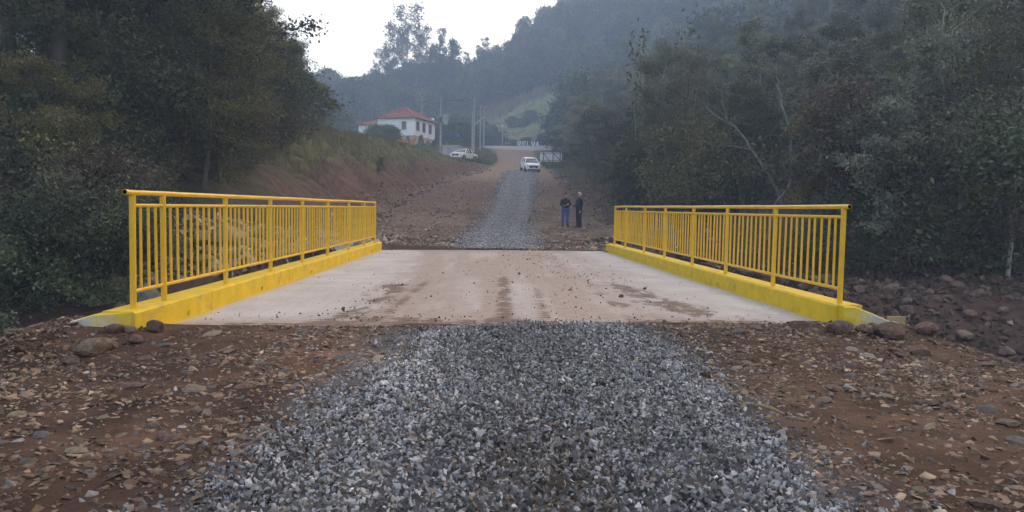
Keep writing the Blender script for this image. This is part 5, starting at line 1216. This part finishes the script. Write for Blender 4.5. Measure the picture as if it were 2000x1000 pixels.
# ------------------------------------------------------------------ people
def person(label, x, y, rz, J, bones, regions, hair_m, hair_full, sc):
    """one continuous skinned body; J joint -> (position, radius); regions colour the faces by the nearest bone"""
    z = tz(x, y); t = thing('person', label, 'person', (x, y, z), rz); t.scale = (sc, sc, sc)
    names = list(J); me = bpy.data.meshes.new('body'); me.from_pydata([J[n][0] for n in names], [(names.index(a), names.index(b_)) for a, b_ in bones], [])
    tmp = bpy.data.objects.new('body_frame', me); C.objects.link(tmp)
    md1 = tmp.modifiers.new('skin', 'SKIN'); md1.use_smooth_shade = True
    lay_ = me.skin_vertices[0] if len(me.skin_vertices) else None
    if lay_ is None:
        bpy.context.view_layer.objects.active = tmp; bm = bmesh.new(); bm.from_mesh(me); bm.verts.layers.skin.verify(); bm.to_mesh(me); bm.free(); lay_ = me.skin_vertices[0]
    for k, n in enumerate(names):
        r = J[n][1]; lay_.data[k].radius = (r, r) if np.isscalar(r) else r; lay_.data[k].use_root = n == 'pelvis'
    s2 = tmp.modifiers.new('sub', 'SUBSURF'); s2.levels = 3; s2.render_levels = 3
    bpy.context.view_layer.update(); dg = bpy.context.evaluated_depsgraph_get()
    bm_ = bpy.data.meshes.new_from_object(tmp.evaluated_get(dg)); bm_.name = 'body'
    bpy.data.objects.remove(tmp); bpy.data.meshes.remove(me)
    bm_.materials.clear(); mats_ = list(dict.fromkeys(regions.values()))
    for m in mats_: bm_.materials.append(M[m])
    seg = [(np.array(J[a][0]), np.array(J[b_][0]), a, b_) for a, b_ in bones]; idx = []
    ctr = np.zeros(len(bm_.polygons)*3, np.float32); bm_.polygons.foreach_get('center', ctr); ctr = ctr.reshape(-1, 3); D = []
    for p0, p1, a, b_ in seg:
        tt_ = np.clip((ctr-p0)@(p1-p0)/max((p1-p0)@(p1-p0), 1e-9), 0, 1); D.append(np.linalg.norm(ctr-p0-(p1-p0)*tt_[:, None], axis=1)-.5*np.mean(J[a][1]))
    for c, w_ in zip(ctr, np.argmin(np.array(D), 0)):
        best = seg[w_][2:]; key = best[1] if best[1] in regions else best[0]
        if best[0] in ('pelvis', 'belly', 'chest') and not best[1].startswith(('hip', 'sh', 'co')): key = 'belly' if c[2] > 1.0 else 'pelvis'
        if best[0] == 'pelvis' and best[1].startswith('hip'): key = best[1] if c[2] < 1.0 else 'belly'
        idx.append(mats_.index(regions.get(key, regions['default'])))
    bm_.polygons.foreach_set('material_index', np.array(idx, np.int32)); bm_.polygons.foreach_set('use_smooth', np.ones(len(idx), bool))
    # face: nose, brow, sockets pushed out of the head itself
    hc = np.array(J['skull'][0])
    for v in bm_.vertices:
        q = np.array(v.co)-hc
        if abs(q[2]) < .14 and q[1] < -.03 and np.linalg.norm(q) < .17:
            v.co.y -= .028*math.exp(-(q[0]/.016)**2-((q[2]+.015)/.03)**2); v.co.y += .008*math.exp(-((abs(q[0])-.034)/.016)**2-((q[2]-.02)/.014)**2); v.co.y -= .006*math.exp(-((q[2]-.045)/.012)**2)*(abs(q[0]) < .06)
    link(bpy.data.objects.new('body', bm_), t)
    for s in (-1, 1):
        MB().tube([hc+[s*.033, -.088, .02], hc+[s*.033, -.098, .02]], .008, 8).build('eye', M['black'], t, smooth=True)
        MB().tube([hc+[s*.078, .012, -.035], hc+[s*.096, .018, 0], hc+[s*.088, .014, .03]], [.012, .018, .012], 8).build('ear', M['skin'], t, smooth=True)
    MB().tube([hc+[-.024, -.086, -.058], hc+[0, -.097, -.06], hc+[.024, -.086, -.058]], .005, 6).build('mouth', M['redpaint'], t, smooth=True)
    bm = bmesh.new(); bmesh.ops.create_icosphere(bm, subdivisions=3, radius=1)
    bmesh.ops.delete(bm, geom=[v for v in bm.verts if (v.co.z < .42 and v.co.y < .1) or v.co.z < (-.45 if hair_full else -.1) or (v.co.y < -.55 and v.co.z < .75)], context='VERTS')
    k = 1.0 if hair_full else .93
    for v in bm.verts:
        n_ = 1+.05*math.sin(v.co.x*13+v.co.z*9)*math.cos(v.co.y*11) if hair_full else 1
        v.co = Vector((v.co.x*.098*k*n_, v.co.y*.118*k*n_+.004, v.co.z*.128*k*n_+.012))+Vector(hc)
    hm = bpy.data.meshes.new('hair'); bm.to_mesh(hm); bm.free(); hm.materials.append(M[hair_m]); hm.polygons.foreach_set('use_smooth', np.ones(len(hm.polygons), bool))
    ho = link(bpy.data.objects.new('hair', hm), t); so = ho.modifiers.new('thickness', 'SOLIDIFY'); so.thickness = .012
    return t
def skeleton(arms):
    J = dict(pelvis=((0, 0, .95), (.18, .135)), belly=((0, -.02, 1.08), (.185, .15)), chest=((0, 0, 1.3), (.205, .14)), collar=((0, .005, 1.43), (.10, .08)), neck=((0, .0, 1.50), .055),
             jaw=((0, -.02, 1.565), .068), skull=((0, -.012, 1.645), (.082, .10)), crown=((0, -.005, 1.715), (.06, .075)))
    B = [('pelvis', 'belly'), ('belly', 'chest'), ('chest', 'collar'), ('collar', 'neck'), ('neck', 'jaw'), ('jaw', 'skull'), ('skull', 'crown')]
    for s, n in ((-1, 'r'), (1, 'l')):
        fx = s*.05+(.03 if arms.get('stance') else 0)
        J.update({'hip'+n: ((s*.10, 0, .86), .118), 'knee'+n: ((s*.12, -.02, .49), .082), 'shin'+n: ((s*.13, 0, .28), .076), 'ankle'+n: ((s*.135, .02, .11), .066), 'heel'+n: ((s*.13, .05, .045), .04), 'ball'+n: ((s*.15, -.10, .04), .042), 'toe'+n: ((s*.155, -.17, .035), .03)})
        B += [('pelvis', 'hip'+n), ('hip'+n, 'knee'+n), ('knee'+n, 'shin'+n), ('shin'+n, 'ankle'+n), ('ankle'+n, 'heel'+n), ('ankle'+n, 'ball'+n), ('ball'+n, 'toe'+n)]
        sh, el, wr, hd = arms[n]
        J.update({'shoulder'+n: ((s*.195, .005, 1.385), .08), 'elbow'+n: (el, .058), 'wrist'+n: (wr, .032), 'palm'+n: (hd, (.036, .022))})
        B += [('chest', 'shoulder'+n), ('shoulder'+n, 'elbow'+n), ('elbow'+n, 'wrist'+n), ('wrist'+n, 'palm'+n)]
        w_, h_ = np.array(wr), np.array(hd); dr = (h_-w_)/np.linalg.norm(h_-w_); cu = np.array(arms['curl'+n], float); sd = np.cross(dr, cu); sd /= np.linalg.norm(sd)+1e-9
        for k, L in enumerate((.07, .08, .075, .06)):
            b0 = h_+sd*(k-1.5)*.019+dr*.02; m_ = b0+dr*L*.55+cu*.012; e_ = m_+dr*L*.35+cu*L*.4
            J['f%d%s' % (k, n)] = (tuple(b0), .0095); J['g%d%s' % (k, n)] = (tuple(m_), .0088); J['h%d%s' % (k, n)] = (tuple(e_), .0075); B += [('palm'+n, 'f%d%s' % (k, n)), ('f%d%s' % (k, n), 'g%d%s' % (k, n)), ('g%d%s' % (k, n), 'h%d%s' % (k, n))]
        b0 = h_-sd*.035-dr*.02; e_ = b0-sd*.02+dr*.045+cu*.015; J['tb'+n] = (tuple(b0), .011); J['tt'+n] = (tuple(e_), .009); B += [('palm'+n, 'tb'+n), ('tb'+n, 'tt'+n)]
    return J, B
def regions(top, leg, sleeve_to):
    r = {'default': 'skin', 'pelvis': leg, 'belly': top, 'chest': top, 'collar': top, 'neck': 'skin', 'jaw': 'skin', 'skull': 'skin', 'crown': 'skin'}
    for n in 'rl':
        r.update({'hip'+n: leg, 'knee'+n: leg, 'shin'+n: leg, 'ankle'+n: leg, 'heel'+n: 'shoe', 'ball'+n: 'shoe', 'toe'+n: 'shoe', 'shoulder'+n: top, 'elbow'+n: top, 'wrist'+n: top if sleeve_to == 'wrist' else 'skin', 'palm'+n: 'skin', 'tb'+n: 'skin', 'tt'+n: 'skin'})
        for k in range(4): r.update({'f%d%s' % (k, n): 'skin', 'g%d%s' % (k, n): 'skin', 'h%d%s' % (k, n): 'skin'})
    return r
J, B = skeleton({'r': (0, (-.255, -.05, 1.13), (-.03, -.235, 1.17), (.06, -.235, 1.185)), 'l': (0, (.255, -.05, 1.13), (.03, -.20, 1.13), (-.07, -.205, 1.125)), 'curlr': (0, .6, .2), 'curll': (0, .6, -.2)})
person('man with arms folded in a black jersey and blue jeans, facing the bridge', at_px(1104.5, 37.3), 37.3, R(6), J, B, regions('tee', 'jeans', 'wrist'), 'hair_dark', False, .97)
J, B = skeleton({'r': (0, (-.235, -.04, 1.12), (-.19, -.25, 1.06), (-.17, -.33, 1.07)), 'l': (0, (.235, .03, 1.12), (.24, -.05, .90), (.235, -.08, .82)), 'curlr': (0, 0, .5), 'curll': (-.5, -.3, 0), 'stance': 1})
person('white haired man in dark clothes turned to the left, one hand held out', at_px(1131.5, 37), 37, R(-68), J, B, regions('navy', 'navy', 'wrist'), 'hair_white', True, 1.01)

# ------------------------------------------------------------------ haze in the valley air
hz = bpy.data.materials.new('valley_haze'); hz.use_nodes = True; hn = hz.node_tree; hn.nodes.clear()
ho_ = hn.nodes.new('ShaderNodeOutputMaterial'); hv = hn.nodes.new('ShaderNodeVolumePrincipled'); hv.inputs['Color'].default_value = (.48, .70, .98, 1); hv.inputs['Density'].default_value = .0021; hv.inputs['Anisotropy'].default_value = .2
hn.links.new(hv.outputs[0], ho_.inputs['Volume'])
hb_ = MB().box((0, 540, 75), (2000, 2100, 160)).build('haze', hz); hb_['kind'] = 'stuff'
